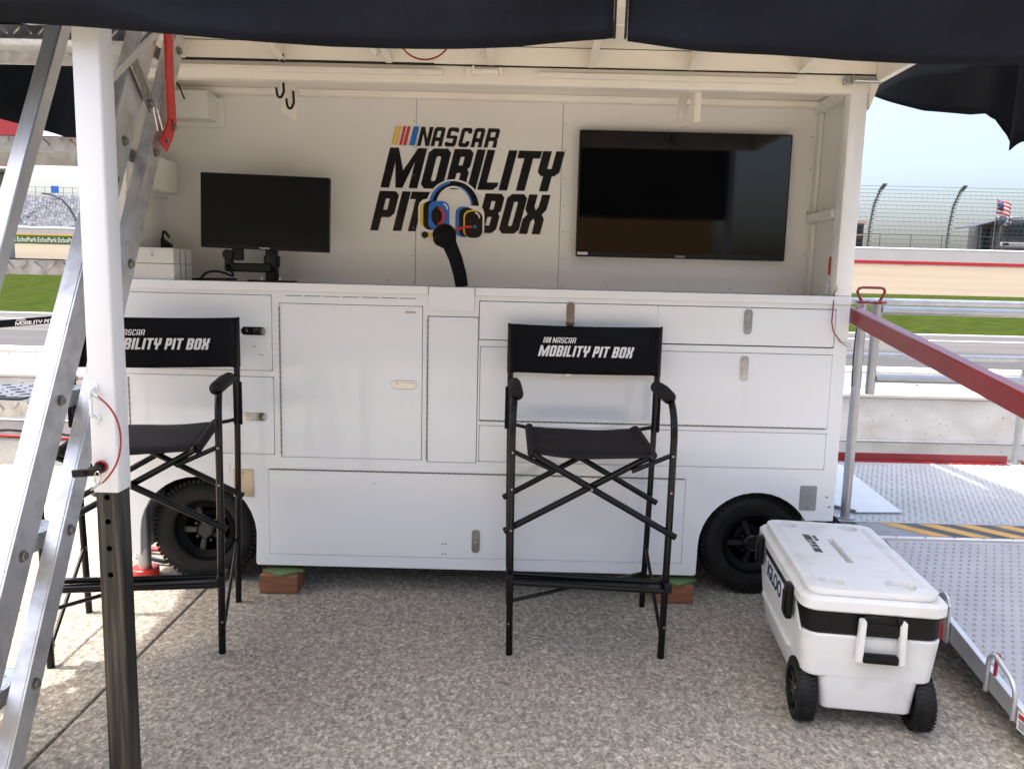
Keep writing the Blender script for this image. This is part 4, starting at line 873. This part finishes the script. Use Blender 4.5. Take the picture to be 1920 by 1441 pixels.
for z_ in (.394, .735, 1.090, 1.455, 1.820, 2.195):
    y0, y1 = on2(z_)-.025, on3(z_)+.07; zt = z_; z_ = z_-.010
    t_ = .034
    b = B(); x0, x1 = XR-.985, XR-.062
    box(b, x0, x1, y0, y1, z_+.008, z_+.012, .0008); box(b, x0, x1, y0-.004, y0-.0005, z_-.030, z_+.012, .0008); box(b, x0, x1, y1+.0005, y1+.004, z_-.030, z_+.012, .0008)
    box(b, x1+.0005, XR-.0535, y0, y1, z_-.030, z_+.012, .0008); box(b, x0-.010, x0-.0005, y0, y1, z_-.03, z_+.012, .0008)
    tr = obj('tread', b, CHECK, ld)
    b = B(); k = 0
    for i in range(24):
        for j in range(7):
            cx, cy = x0+.025+i*.039, y0+.020+j*.040; sgn = 1 if (i+j) % 2 else -1
            box(b, -.013, .013, -.0032, .0032, -.0008, .0016, .0012, mx=Matrix.Translation((cx, cy, z_+.0125)) @ Matrix.Rotation(R(45*sgn), 4, 'Z'))
        for q, zz in ((0, z_-.004), ):
            sgn = 1 if i % 2 else -1
            box(b, -.014, .014, -.0035, .0008, -.0034, .0034, .0012, mx=Matrix.Translation((x0+.025+i*.039, y0-.0045, zz)) @ Matrix.Rotation(R(45*sgn), 4, 'Y'))
    for j in range(4):
        sgn = 1 if j % 2 else -1
        box(b, -.0008, .0016, -.012, .012, -.003, .003, .0012, mx=Matrix.Translation((XR-.0535, y0+.025+j*.045, z_-.008)) @ Matrix.Rotation(R(45*sgn), 4, 'X'))
    obj('diamond_bumps', b, CHECK, tr, kind='stuff')
    b = B(); box(b, x0+.03, x1-.03, y0+.004, y0+.040, z_+.0125, z_+.0148); obj('grip_strip', b, BLACKP, tr, smooth=False)
    for yy, z_ in ((on2(zt), zt), (on3(zt), zt)):
        b = B(); hexbolt(b, (XR+.0002, yy, z_), .0105); obj('bolt', b, HINGE, ld)
b = B(); hexbolt(b, (XR+.0002, on2(1.70), 1.70), .010); obj('bolt', b, HINGE, ld)
# handrail in front of the treads
b = B(); hr = lambda z_: 1.795+(z_-1.52)*.50
beam(b, (-1.195, hr(.62), .62), (-1.195, hr(2.12), 2.12), .040, .040, (1, 0, 0), .003)
obj('handrail', b, ALU, ld)
# upper bracket, folding arm, lever, clip
b = B(); beam(b, (-1.175, 2.24, 1.955), (-1.175, 2.62, 2.235), .008, .022, (1, 0, 0), .001); obj('folding_arm', b, ALU, ld)
b = B(); hexa(b, [(-1.1795, 2.38, 1.90), (-1.1795, 2.52, 1.90), (-1.183, 2.52, 1.90), (-1.183, 2.38, 1.90), (-1.1795, 2.42, 2.10), (-1.1795, 2.57, 2.16), (-1.183, 2.57, 2.16), (-1.183, 2.42, 2.10)]) if False else beam(b, (-1.176, 2.40, 2.075), (-1.176, 2.52, 1.95), .006, .05, (1, 0, 0), .001)
hexbolt(b, (-1.172, 2.50, 1.965), .010); obj('pivot_plate', b, HINGE, ld)
b = B(); tube(b, [(-1.16, 2.48, 1.955), (-1.15, 2.50, 1.945), (-1.15, 2.535, 1.885), (-1.15, 2.50, 1.880), (-1.15, 2.475, 1.945)], .0028, 6); obj('wire_clip', b, CHROME, ld)
b = B(); beam(b, (-1.178, 2.39, 2.04), (-1.178, 2.14, 1.43), .008, .035, (1, 0, 0), .001) if False else beam(b, (-1.190, 2.42, 2.05), (-1.190, 2.16, 1.56), .010, .032, (1, 0, 0), .002); obj('inner_stay', b, ALU, ld)
b = B(); lv = [(2.63, 2.215), (2.63, 2.06), (2.638, 1.93), (2.60, 1.88), (2.568, 1.845)]
for (ya, za), (yb, zb) in zip(lv[:-1], lv[1:]):
    beam(b, (-1.165, ya, za+.004), (-1.165, yb, zb-.004), .012, .048, (1, 0, 0), .003)
obj('red_lever', b, mat('lever_red', (.50, .025, .022), .4, var=.1, vscale=15), ld)
for q_, r_q in (((-1.158, 2.63, 1.915), .008), ((-1.158, 2.575, 1.86), .006)):
    b = B(); hexbolt(b, q_, r_q); obj('bolt', b, HINGE, ld)

# ================================================================== BELT BARRIER
bb = thing('belt_barrier', 'black retractable belt barrier with white print, slanting behind the ladder on the left', 'barrier', (-2.75, 4.9, 0))
b = B(); p0, p1 = Vector((-3.9, 3.95, 1.02)), Vector((-2.60, 4.85, 1.165)); beam(b, p0, p1, .044, .002, (0, 0, 1)); bt = obj('belt', b, NAVY, bb, smooth=False)
dr = (p1-p0).normalized(); nn = Vector((0, 0, 1)); nn = (nn-dr*nn.dot(dr)).normalized(); oo = dr.cross(nn)
P0 = p0+dr*((p1-p0).length*.705)
bf = lambda u, v, w_: P0+dr*u+nn*v+oo*(.002+w_) if oo.y < 0 else P0+dr*u+nn*v-oo*(.002+w_)
obj('printed_lettering', lettering('MOBILITY PIT BOX', -.03, -.017, .26, .022, bf, .2, .001), PRINTW, bt, smooth=False)
obj('printed_lettering', lettering('NASCAR', -.022, .008, .05, .009, bf, .2, .001), PRINTW, bt, smooth=False)
b = B(); tube(b, [(-2.60, 4.87, .02), (-2.60, 4.87, 1.20)], .03, 16); obj('post', b, BLACKM, bb)
b = B(); disc(b, (-2.60, 4.87, .012), .15, .022, 'Z', 28); obj('base', b, BLACKM, bb)

# ================================================================== COOLER
co = thing('wheeled_cooler', 'big white wheeled cooler with black band, scuffed lid and black latches', 'cooler', (1.215, 2.655, 0), None, R(-7.5), local=True)
def Kp(n, b, m, **k): return obj(n, b, m, co, **k)
def rbox(bm, x0, x1, y0, y1, z0, z1, r, z_in=0.0, mi=0, n=5, top=0.006):
    """rounded-corner box; z_in = how much the foot is drawn in"""
    n0 = len(bm.faces); rings = []
    for z_, ins in ((z0, z_in+.006), (z0+.006, z_in), (z1-top, 0), (z1, top)):
        rings.append([bm.verts.new((p[0], p[1], z_)) for p in rect(x0+ins, x1-ins, y0+ins, y1-ins, max(r-ins*.5, .004), n)])
    for A_, B_ in zip(rings[:-1], rings[1:]):
        for k in range(len(A_)): bm.faces.new((A_[k], A_[(k+1) % len(A_)], B_[(k+1) % len(A_)], B_[k]))
    bm.faces.new(rings[0][::-1]); bm.faces.new(rings[-1]); setmi(bm, n0, mi); return bm
b = B(); rbox(b, -.215, .215, -.375, .375, .185, .337, .05, .014)
rbox(b, -.203, .203, -.20, .365, .075, .215, .045, .02)
rbox(b, -.150, .162, -.362, -.10, .070, .215, .03, .014); Kp('body', b, COOL)
b = B(); box(b, -.2165, .2165, -.3765, -.37, .205, .214, .002) if False else rbox(b, -.216, .216, -.20, .30, .200, .206, .04); Kp('body_ledge', b, COOL)
b = B(); rbox(b, -.2135, .2135, -.3735, .372, .3373, .416, .05, 0); Kp('black_band', b, COOLK)
b = B(); addmesh(b, plate([[(-.345, .3365), (.373, .3365), (.373, .408), (-.255, .408)]], .006, .002, lambda u, v, w_: Vector((-.2150+w_, u, v)))); Kp('side_shoulder', b, COOL)
# white shoulder covering the band on the left side, leaving it open only near the front corner
b = B(); hexa(b, [(-.2185, -.17, .36), (-.212, -.17, .36), (-.212, .372, .36), (-.2185, .372, .36), (-.2185, -.26, .4165), (-.212, -.26, .4165), (-.212, .372, .4165), (-.2185, .372, .4165)]) if False else box(b, -.2205, -.2150, -.17, .20, .300, .391, .002); Kp('label_plate', b, COOL)
b = fonttext('IGLOO', .079, .001, lambda u, v, w_: Vector((-.2212-w_, .045-u, .345+v)), offset=.0030, spacing=1.0)
Kp('brand_lettering', b, NAVP, smooth=False)
b = B(); box(b, -.2225, -.2155, -.215, .205, .392, .4145, .001); Kp('latch_recess', b, COOLK)
# lid: chamfered block, recessed cup rests and a long slot
b = B(); rbox(b, -.226, .226, -.388, .388, .4165, .462, .055, .0, top=.010)
cups = [(-.115, -.285, .043), (.100, -.285, .050), (-.125, .305, .036), (.105, .305, .040)]
ol = rect(-.200, .200, -.362, .362, .05, 5)
hs = [circ(x_, y_, r_, 28) for x_, y_, r_ in cups]+[rect(-.018, .014, -.105, .165, .008)]
addmesh(b, plate([ol]+hs, .022, .003, lambda u, v, w_: Vector((u, v, .4735+w_))))
Kp('lid', b, COOL)
for x_, y_, r_ in cups: Kp('cup_recess', lathe(B(), [(r_-.002, .4635), (r_*.8, .4632), (.0001, .4632)], (x_, y_, 0), 'Z', 28), COOL)
b = B(); 
for k in range(44):
    yy = -.30+k*.0140
    for x0 in (-.183, .150): box(b, x0, x0+.022+.008*rnd.random(), yy, yy+.004, .4845, .4865, .0008)
Kp('molded_ruler', b, COOL, kind='stuff')
ft = lambda u, v, w_: Vector((-.085+v, .19-u, .4851+w_))
b = lettering('MOBILITY PIT BOX', 0, -.012, .20, .028, ft, .22, .0008); addmesh(b, (lambda q: (lambda me: (q.to_mesh(me), q.free(), me)[2])(bpy.data.meshes.new('q')))(lettering('NASCAR', .01, .022, .06, .013, ft, .22, .0008)))
Kp('lid_lettering', b, PRINTK, smooth=False)
for yy in (-.255, .24):
    b = B(); box(b, -.250, -.2265, yy-.026, yy+.026, .335, .452, .007, seg=2); box(b, -.254, -.2505, yy-.019, yy+.019, .35, .425, .0015); Kp('latch', b, COOLK)
# tow handle folded down at the near end
hd = []
for s in (-1, 1):
    b = B(); hexa(b, [(s*.064-.011+.02, -.402, .262), (s*.064+.011+.02, -.402, .262), (s*.064+.011+.02, -.380, .262), (s*.064-.011+.02, -.380, .262), (s*.060-.010+.02, -.404, .405), (s*.060+.010+.02, -.404, .405), (s*.060+.010+.02, -.382, .405), (s*.060-.010+.02, -.382, .405)]); bmesh.ops.bevel(b, geom=b.edges[:], offset=.003, segments=2, affect='EDGES'); Kp('handle_arm', b, COOL)
b = B(); box(b, -.034, .074, -.406, -.376, .262, .290, .007, seg=2); Kp('handle_grip', b, COOLK)
b = B(); box(b, -.036, .076, -.394, -.3745, .352, .4155, .005); box(b, -.028, .068, -.399, -.3945, .362, .392, .002); box(b, -.036, -.020, -.402, -.3945, .395, .4162, .002); box(b, .060, .076, -.402, -.3945, .395, .4162, .002); Kp('handle_mount', b, COOLK)
for s in (-1, 1):
    b = B(); c0 = (s*.183, -.285, .101)
    lathe(b, [(.070, .0), (.070, -.030), (.088, -.030), (.096, -.022), (.101, -.010), (.101, .010), (.096, .022), (.088, .030), (.070, .030), (.070, .0)], c0, 'X', 40, cap=False)
    for k in range(40):
        m_ = Matrix.Translation(c0) @ Matrix.Rotation(2*math.pi*k/40, 4, 'X'); box(b, -.026, .026, -.0025, .0025, .097, .1022, 0, mx=m_)
    wv = Kp('wheel', b, RUBBER)
    b = B(); lathe(b, [(.0001, -.022), (.020, -.026), (.024, -.018), (.030, .012), (.071, .012), (.071, .02), (.0001, .02)] if s < 0 else [(.0001, .022), (.020, .026), (.024, .018), (.030, -.012), (.071, -.012), (.071, -.02), (.0001, -.02)], c0, 'X', 32)
    for k in range(8):
        m_ = Matrix.Translation(c0) @ Matrix.Rotation(2*math.pi*k/8, 4, 'X'); box(b, -.024 if s < 0 else -.012, .012 if s < 0 else .024, -.004, .004, .02, .070, .001, mx=m_)
    obj('hub', b, RIMG, wv)
b = B(); tube(b, [(-.16, -.285, .101), (.16, -.285, .101)], .01, 10); Kp('axle', b, CHASSIS)

# ================================================================== ACCESS PLATFORM WITH RAMP
pf = thing('lift_platform', 'raised aluminium diamond plate platform with red rails and sloping ramp at the right', 'platform', (2.3, 3.6, 0))
def F(n, b, m, parent=pf, **k): return obj(n, b, m, parent, **k)
DK = mat('deck_plate', (0.36, 0.375, 0.39), 0.48, .30, var=.10, vscale=3, bump=.05, bscale=40, rvar=.08)
RP = mat('ramp_plate', (0.38, 0.38, 0.38), 0.46, .35, var=.10, vscale=6, bump=.05, bscale=60, rvar=.1)
b = B(); box(b, 1.50, 3.75, 3.475, 4.80, .325, .35, .002); deck = F('deck', b, DK)
b = B(); ii = 0
for j in range(44):
    y_ = 3.495+j*.0295
    for i in range(76):
        x_ = 1.53+i*.0292+(.0146 if j % 2 else 0); sg = 1 if (i+j) % 2 else -1
        if x_ > 3.72: continue
        c_, s_ = math.cos(R(40*sg)), math.sin(R(40*sg)); a0, b0 = .0105, .0028
        pts = [(x_+c_*a0, y_+s_*a0), (x_-s_*b0, y_+c_*b0), (x_-c_*a0, y_-s_*a0), (x_+s_*b0, y_-c_*b0)]
        vv = [b.verts.new((p[0], p[1], .3502)) for p in pts]; t1 = b.verts.new((x_+c_*.004, y_+s_*.004, .3540)); t2 = b.verts.new((x_-c_*.004, y_-s_*.004, .3540))
        b.faces.new((vv[0], vv[1], t1)); b.faces.new((vv[1], vv[2], t2, t1)); b.faces.new((vv[2], vv[3], t2)); b.faces.new((vv[3], vv[0], t1, t2))
obj('diamond_bumps', b, DK, deck, kind='stuff', smooth=False)
b = B(); box(b, 1.50, 3.75, 3.468, 3.4745, .26, .352, .001); F('deck_edge', b, GALV)
b = B(); box(b, 1.50, 3.20, 4.78, 4.792, .3505, .405, .003); box(b, 1.50, 3.20, 4.745, 4.78, .3505, .356, .001); F('toe_rail', b, REDM)
b = B()
for x_ in (2.33, 2.72, 3.15): disc(b, (x_, 4.762, .357), .012, .004, 'Z', 12)
F('toe_rail_bolts', b, CHROME)
b = B(); hexa(b, [(1.50, 3.60, .353), (1.735, 3.60, .353), (1.92, 3.625, .353), (1.90, 3.66, .353), (1.50, 3.60, .362), (1.735, 3.60, .362), (1.92, 3.625, .362), (1.90, 3.66, .362)]) if False else addmesh(b, plate([[(1.70, 3.60), (1.93, 3.615), (2.06, 4.62), (1.50, 4.55), (1.50, 3.83), (1.53, 3.80)]], .006, .001, lambda u, v, w_: Vector((u, v, .3575+w_))))
F('bridge_plate', b, mat('painted_plate', (.55, .59, .62), .45, .2, var=.06, vscale=4))
b = B(); beam(b, (1.50, 3.84, .362), (1.70, 3.605, .362), .010, .010, (0, 0, 1)); F('piano_hinge', b, HINGE)
# hazard plate
b = B(); box(b, 1.63, 3.75, 3.262, 3.466, .345, .350, .001); hzp = F('hazard_plate', b, mat('worn_grey', (.22, .235, .25), .6, .2, var=.15, vscale=8))
YW = mat('worn_yellow', (.50, .28, .05), .6, col2=(.28, .17, .05), vscale=12, thr=(.5, .8)); BKW = mat('worn_black', (.035, .036, .04), .6, col2=(.09, .09, .09), vscale=12, thr=(.5, .8))
x_ = 1.74; k = 0
while x_ < 3.6:
    sk = -.20 if False else .16; wd = .088
    addm = plate([[(x_+0, 3.455), (x_+wd, 3.455), (x_+wd+sk, 3.275), (x_+sk, 3.275)]], .001, 0, lambda u, v, w_: Vector((u, v, .3512+w_)))
    obj('hazard_stripe', addm, YW if k % 2 == 0 else BKW, hzp, smooth=False); x_ += wd+.0008; k += 1
b = B(); box(b, 1.63, 3.75, 3.235, 3.260, .340, .354, .002); F('silver_edge', b, ALU)
b = B()
for k in range(12): tube(b, [(1.72+k*.13, 3.248, .3545), (1.72+k*.13, 3.248, .3565)], .005, 6)
F('rivets', b, GREYP, kind='stuff')
# ramp
RS = .290; ry = lambda y_: .346-(3.235-y_)*RS*(1.0) if y_ < 3.05 else .346-(3.235-y_)*.16
def rz_(y_): return .346-(3.235-y_)*.2475
b = B(); hexa(b, [(1.665, 1.85, rz_(1.85)-.02), (2.75, 1.85, rz_(1.85)-.02), (2.75, 3.233, rz_(3.233)-.02), (1.665, 3.233, rz_(3.233)-.02), (1.665, 1.85, rz_(1.85)), (2.75, 1.85, rz_(1.85)), (2.75, 3.233, rz_(3.233)), (1.665, 3.233, rz_(3.233))]); rmp = F('ramp', b, RP, smooth=False)
b = B()
for j in range(46):
    y_ = 1.90+j*.0290
    for i in range(30):
        x_ = 1.69+i*.0352+(.0176 if j % 2 else 0); z_ = rz_(y_)
        if x_ > 2.73: continue
        ring = [b.verts.new((x_+.0075*math.cos(t_*math.pi/3), y_+.0075*math.sin(t_*math.pi/3), z_+.0003)) for t_ in range(6)]; ring2 = [b.verts.new((x_+.0038*math.cos(t_*math.pi/3), y_+.0038*math.sin(t_*math.pi/3), z_+.0034)) for t_ in range(6)]
        for q in range(6): b.faces.new((ring[q], ring[(q+1) % 6], ring2[(q+1) % 6], ring2[q]))
        f_ = [b.verts.new((v.co.x*.5+x_*.5, v.co.y*.5+y_*.5, z_+.0008)) for v in ring2]
        for q in range(6): b.faces.new((ring2[q], ring2[(q+1) % 6], f_[(q+1) % 6], f_[q]))
        b.faces.new(f_)
obj('dimples', b, RP, rmp, kind='stuff', smooth=False)
# side rail of the ramp: from the hinge plate down
b = B(); hexa(b, [(1.640, 1.85, rz_(1.85)-.03), (1.663, 1.85, rz_(1.85)-.03), (1.663, 2.72, rz_(2.72)-.055), (1.640, 2.72, rz_(2.72)-.055), (1.640, 1.85, rz_(1.85)+.022), (1.663, 1.85, rz_(1.85)+.022), (1.663, 2.72, rz_(2.72)+.022), (1.640, 2.72, rz_(2.72)+.022)]); bmesh.ops.bevel(b, geom=b.edges[:], offset=.002, segments=1, affect='EDGES'); F('side_rail', b, ALU)
b = B(); hexa(b, [(1.648, 2.74, rz_(2.74)-.03), (1.656, 2.74, rz_(2.74)-.03), (1.656, 3.26, .30), (1.648, 3.26, .30), (1.648, 2.74, rz_(2.74)+.03), (1.656, 2.74, rz_(2.74)+.03), (1.656, 3.26, .352), (1.648, 3.26, .352)]); F('upper_side_rail', b, ALU, smooth=False)
hp = F('hinge_plate', plate([[(2.66, .145), (2.735, .145), (2.735, .285)]+[(2.703+.032*math.cos(R(a_)), .290+.032*math.sin(R(a_))) for a_ in range(0, 181, 20)]+[(2.66, .285)]], .008, .001, lambda u, v, w_: Vector((1.633+w_, u, v))), ALU)
for zz in (.285, .232):
    b = B(); hexbolt(b, (1.628, 2.70, zz), .010, (-1, 0, 0)); tube(b, [(1.63, 2.70, zz), (1.60, 2.70, zz)], .006, 8); obj('bolt', b, CHROME, hp)
b = B(); box(b, 1.618, 1.628, 2.69, 2.75, .14, .21, .002); obj('red_reflector', b, REDPL, hp)
b = B(); tube(b, [(1.63, 2.70, .14), (1.60, 2.68, .08), (1.60, 2.72, .02)], .006, 8); F('brake_hose', b, BLACKP)
pts = [(1.632, 2.42, .095)]+arc((1.632, 2.42, .10+.08), (1.632, 2.42, .235), (1.632, 2.385, .235), 6)+arc((1.632, 2.315, .205), (1.632, 2.275, .190), (1.632, 2.275, .15), 6)+[(1.632, 2.275, .075)]
b = B(); tube(b, pts, .008, 12); F('grab_handle', b, ALU)
b = B(); tube(b, [(1.645, 2.40, rz_(2.40)+.02), (1.647, 2.40, rz_(2.4)+.085)], .006, 10); disc(b, (1.647, 2.40, rz_(2.4)+.09), .010, .014, 'Z'); F('red_pin', b, REDM)
b = B(); box(b, 1.6375, 1.6395, 2.215, 2.262, .055, .115); lb_ = F('warning_label', b, PRINTW, smooth=False)
b = B(); box(b, 1.6365, 1.6373, 2.222, 2.256, .094, .110); obj('label_header', b, REDP, lb_, smooth=False)
b = B(); 
for k in range(4): box(b, 1.6365, 1.6373, 2.226, 2.252, .084-k*.007, .0865-k*.007)
obj('label_text_lines', b, PRINTK, lb_, smooth=False)
b = B(); box(b, 1.70, 3.70, 3.30, 4.70, .20, .32, .01); box(b, 1.60, 1.66, 3.30, 3.47, .0, .33); box(b, 3.4, 3.5, 3.5, 4.6, 0, .2); box(b, 1.9, 2.0, 3.9, 4.6, 0, .2); F('underframe', b, CHASSIS, smooth=False)
b = B(); hexa(b, [(1.50, 3.38, .33), (1.60, 3.38, .30), (1.60, 3.46, .30), (1.50, 3.46, .33), (1.50, 3.38, .40), (1.53, 3.38, .37), (1.53, 3.46, .37), (1.50, 3.46, .40)]); F('mount_bracket', b, CHASSIS)
# posts and rails
b = B(); tube(b, [(1.612, 3.525, .352), (1.612, 3.525, 1.385)], .0215, 20); disc(b, (1.612, 3.525, .354), .04, .006, 'Z'); F('post', b, GALV)
b = B(); tube(b, arc((1.588, 3.505, 1.33), (1.572, 3.50, 1.12), (1.583, 3.50, .99), 8), .003, 6); F('black_wire', b, BLACKP)
gt = F('gate_post', tube(B(), [(1.682, 3.53, .952), (1.682, 3.53, 1.372)], .0215, 20), GALV)
for z_ in (1.345, 1.027):
    b = B(); tube(b, [(1.70, 3.53, z_), (3.6, 3.53, z_)], .0200, 16); F('gate_rail', b, GALV)
b = B(); tube(b, [(1.605, 3.52, 1.382), (1.59, 3.52, 1.405), (1.580, 3.52, 1.428), (1.588, 3.52, 1.442), (1.605, 3.52, 1.446), (1.66, 3.52, 1.446), (1.690, 3.52, 1.446), (1.703, 3.52, 1.440), (1.707, 3.52, 1.428), (1.697, 3.52, 1.405), (1.685, 3.52, 1.382)], .0065, 12); box(b, 1.583, 1.635, 3.50, 3.54, 1.374, 1.384, .002); box(b, 1.66, 1.712, 3.50, 3.54, 1.374, 1.384, .002); tube(b, [(1.60, 3.52, 1.377), (1.70, 3.52, 1.377)], .005, 8); F('locking_handle', b, REDM)
for z_ in (1.372, 1.028):
    b = B(); tube(b, [(1.52, 4.80, z_), (4.2, 4.80, z_)], .021, 16); F('far_rail', b, GALV)
b = B(); tube(b, [(3.262, 4.80, .352), (3.262, 4.80, 1.372)], .021, 16); F('post', b, GALV)
b = B(); box(b, 3.30, 3.45, 4.76, 4.80, .352, .375, .003); F('red_foot', b, REDM)
b = B(); p0, p1 = Vector((1.525, 3.425, 1.325)), Vector((1.525, 1.90, 1.048)); beam(b, p0, p1, .050, .072, (1, 0, 0), .004); F('red_handrail', b, REDM, label='red sloping square bar running towards the camera')

# ================================================================== CANOPY
cp = thing('canopy', 'black pop-up canopy overhead with dark hanging valances', 'canopy', (-.22, 1.7, 0))
def cloth(fn, nu, nv, name, lb=None):
    b = B(); V = [[b.verts.new(fn(i/nu, j/nv)) for i in range(nu+1)] for j in range(nv+1)]
    for j in range(nv):
        for i in range(nu): b.faces.new((V[j][i], V[j][i+1], V[j+1][i+1], V[j+1][i]))
    return obj(name, b, NAVY, cp, label=lb, solid=.004, ang=75)
def lerpt(tab, x_):
    for (a0, b0), (a1, b1) in zip(tab[:-1], tab[1:]):
        if x_ <= a1: return b0+(b1-b0)*(x_-a0)/(a1-a0)
    return tab[-1][1]
bl = [(-2.4, 1.985), (-1.111, 1.950), (-.839, 1.933), (-.603, 1.925), (-.406, 1.915), (-.293, 1.915), (-.01, 1.923), (.176, 1.939), (.196, 1.942)]
br = [(.227, 1.938), (.382, 1.925), (.532, 1.921), (.699, 1.914), (1.079, 1.913), (1.53, 1.92)]
def fl(u, v):
    x_ = -2.35+(.196+2.35)*u; zb = lerpt(bl, x_); zt = 2.42+.80*max(0, min(1, (-.75-x_)/.15)); z_ = zb+(zt-zb)*v  # unseen upper part made taller at left to darken the handrail reflections
    return Vector((x_-.0*(1-v), 1.70-.010*math.sin(x_*5.3)*(1-v)-.006*math.sin(x_*13+v*5)+.016*math.sin(x_*6-v*9)*math.sin(v*3.1)+.005*math.sin(x_*21+v*16)*v-(.006 if .045 < v < .05 else 0)-.002*(v < .045), z_))
cloth(fl, 110, 22, 'front_valance', 'left dark front valance hanging across the top')
def fr(u, v):
    x_ = .227+(1.525-.227)*u; zb = lerpt(br, x_); z_ = zb+(2.42-zb)*v
    return Vector((x_+.006*v, 1.70-.010*math.sin(x_*4.6+1)*(1-v)-.006*math.sin(x_*12+v*6)+.012*math.sin(x_*7-v*9)*math.sin(v*3.1), z_))
cloth(fr, 90, 22, 'front_valance', 'right dark front valance hanging across the top')
for x0, nm in ((.196, 'l'), (.227, 'r')):
    b = B()
    for k in range(70):
        z_ = 1.945+k*.0045; xx = x0+(.004 if nm == 'l' else -.004)+(.006*(z_-1.94)/.48 if nm == 'r' else 0); box(b, xx-.0022, xx+.0022, 1.696+.0-.03*math.sin(x0*5)*.3, 1.702, z_, z_+.0026)
    obj('zipper_teeth', b, BLACKP, cp, kind='stuff', smooth=False)
b = B(); 
for xs in ((-2.3, .19), (.235, 1.9)):
    pass
# side valances
def sl(u, v):
    y_ = 1.7+3.3*u; zb = 2.09+.012*math.sin(y_*3)+ (.02 if y_ > 3 else 0); z_ = zb+(2.62-zb)*v
    return Vector((-2.30+.03*math.sin(y_*7)*(1-v), y_, z_))
cloth(sl, 60, 8, 'side_valance', 'left dark side valance')
sr = [(1.7, 2.0), (2.6, 1.97), (2.867, 1.979), (2.93, 1.960), (2.99, 1.985), (3.06, 2.10), (3.114, 2.135), (3.25, 2.16), (3.609, 2.254), (3.9, 2.36), (4.109, 2.438), (4.6, 2.50), (5.0, 2.52)]
def srf(u, v):
    y_ = 2.2+2.8*u; zb = lerpt(sr, y_); z_ = zb+(2.72-zb)*v
    return Vector((1.85+.018*math.sin(y_*6+v*2)*(1-v*.5)+.05*math.exp(-((y_-3.0)/.05)**2)*(1-v)**.5, y_, z_))
cloth(srf, 140, 16, 'side_valance', 'right dark side curtain, gathered at its near end')
# unseen roof, raised clear of the valance so sky light comes in above it
b = B(); q = [(-2.76, 1.66, 3.26), (1.50, 1.66, 3.26), (1.50, 5.0, 3.26), (-2.76, 5.0, 3.26)]
c_ = b.verts.new((-.6, 3.3, 3.75)); q = [b.verts.new(p) for p in q]
for k in range(4): b.faces.new((q[k], q[(k+1) % 4], c_))
obj('roof', b, NAVY, cp, solid=.004, smooth=False)
for x_, y_ in ((-2.34, 4.95), (1.80, 4.95), (-2.34, 1.66), (1.545, 1.72)):
    b = B(); box(b, x_-.02, x_+.02, y_-.02, y_+.02, 0, 3.26, .003); obj('leg', b, ALU, cp)
b = B()
for (p_, q_) in (((-2.28, 1.72, 2.58), (1.83, 1.72, 2.58)), ((-2.28, 4.95, 2.58), (1.83, 4.95, 2.58)), ((-2.28, 1.72, 2.57), (-2.28, 4.95, 2.57)), ((1.83, 1.72, 2.57), (1.83, 4.95, 2.57))): beam(b, p_, q_, .02, .035, (0, 0, 1) if False else (0, 1, 0) if p_[1] == q_[1] else (1, 0, 0))
obj('roof_truss', b, ALU, cp, smooth=False)

# ================================================================== BEHIND THE CAMERA (what the screen mirrors)
YT = mat('trailer_yellow', (0.34, 0.17, 0.035), 0.35, var=0.05)
ht = thing('hauler_trailer', 'long yellow racing trailer parked across from the cart, mirrored in the television', 'trailer', (-1.5, -9, 0))
b = B(); box(b, -9, 4.2, -11.5, -9.0, .9, 3.9, .05, seg=2); obj('body', b, YT, ht)
b = B(); box(b, -9, 4.2, -11.4, -9.05, .55, .895, .01); obj('skirt', b, CHASSIS, ht, smooth=False)
for x_ in (1.2, 2.4):
    b = B(); disc(b, (x_, -9.2, .5), .5, .35, 'Y', 32); obj('wheel', b, RUBBER, ht)
b = B(); box(b, -7.5, 1.5, -9.0+.0, -8.96, 1.7, 2.1); obj('dark_stripe', b, PRINTK, ht, smooth=False)
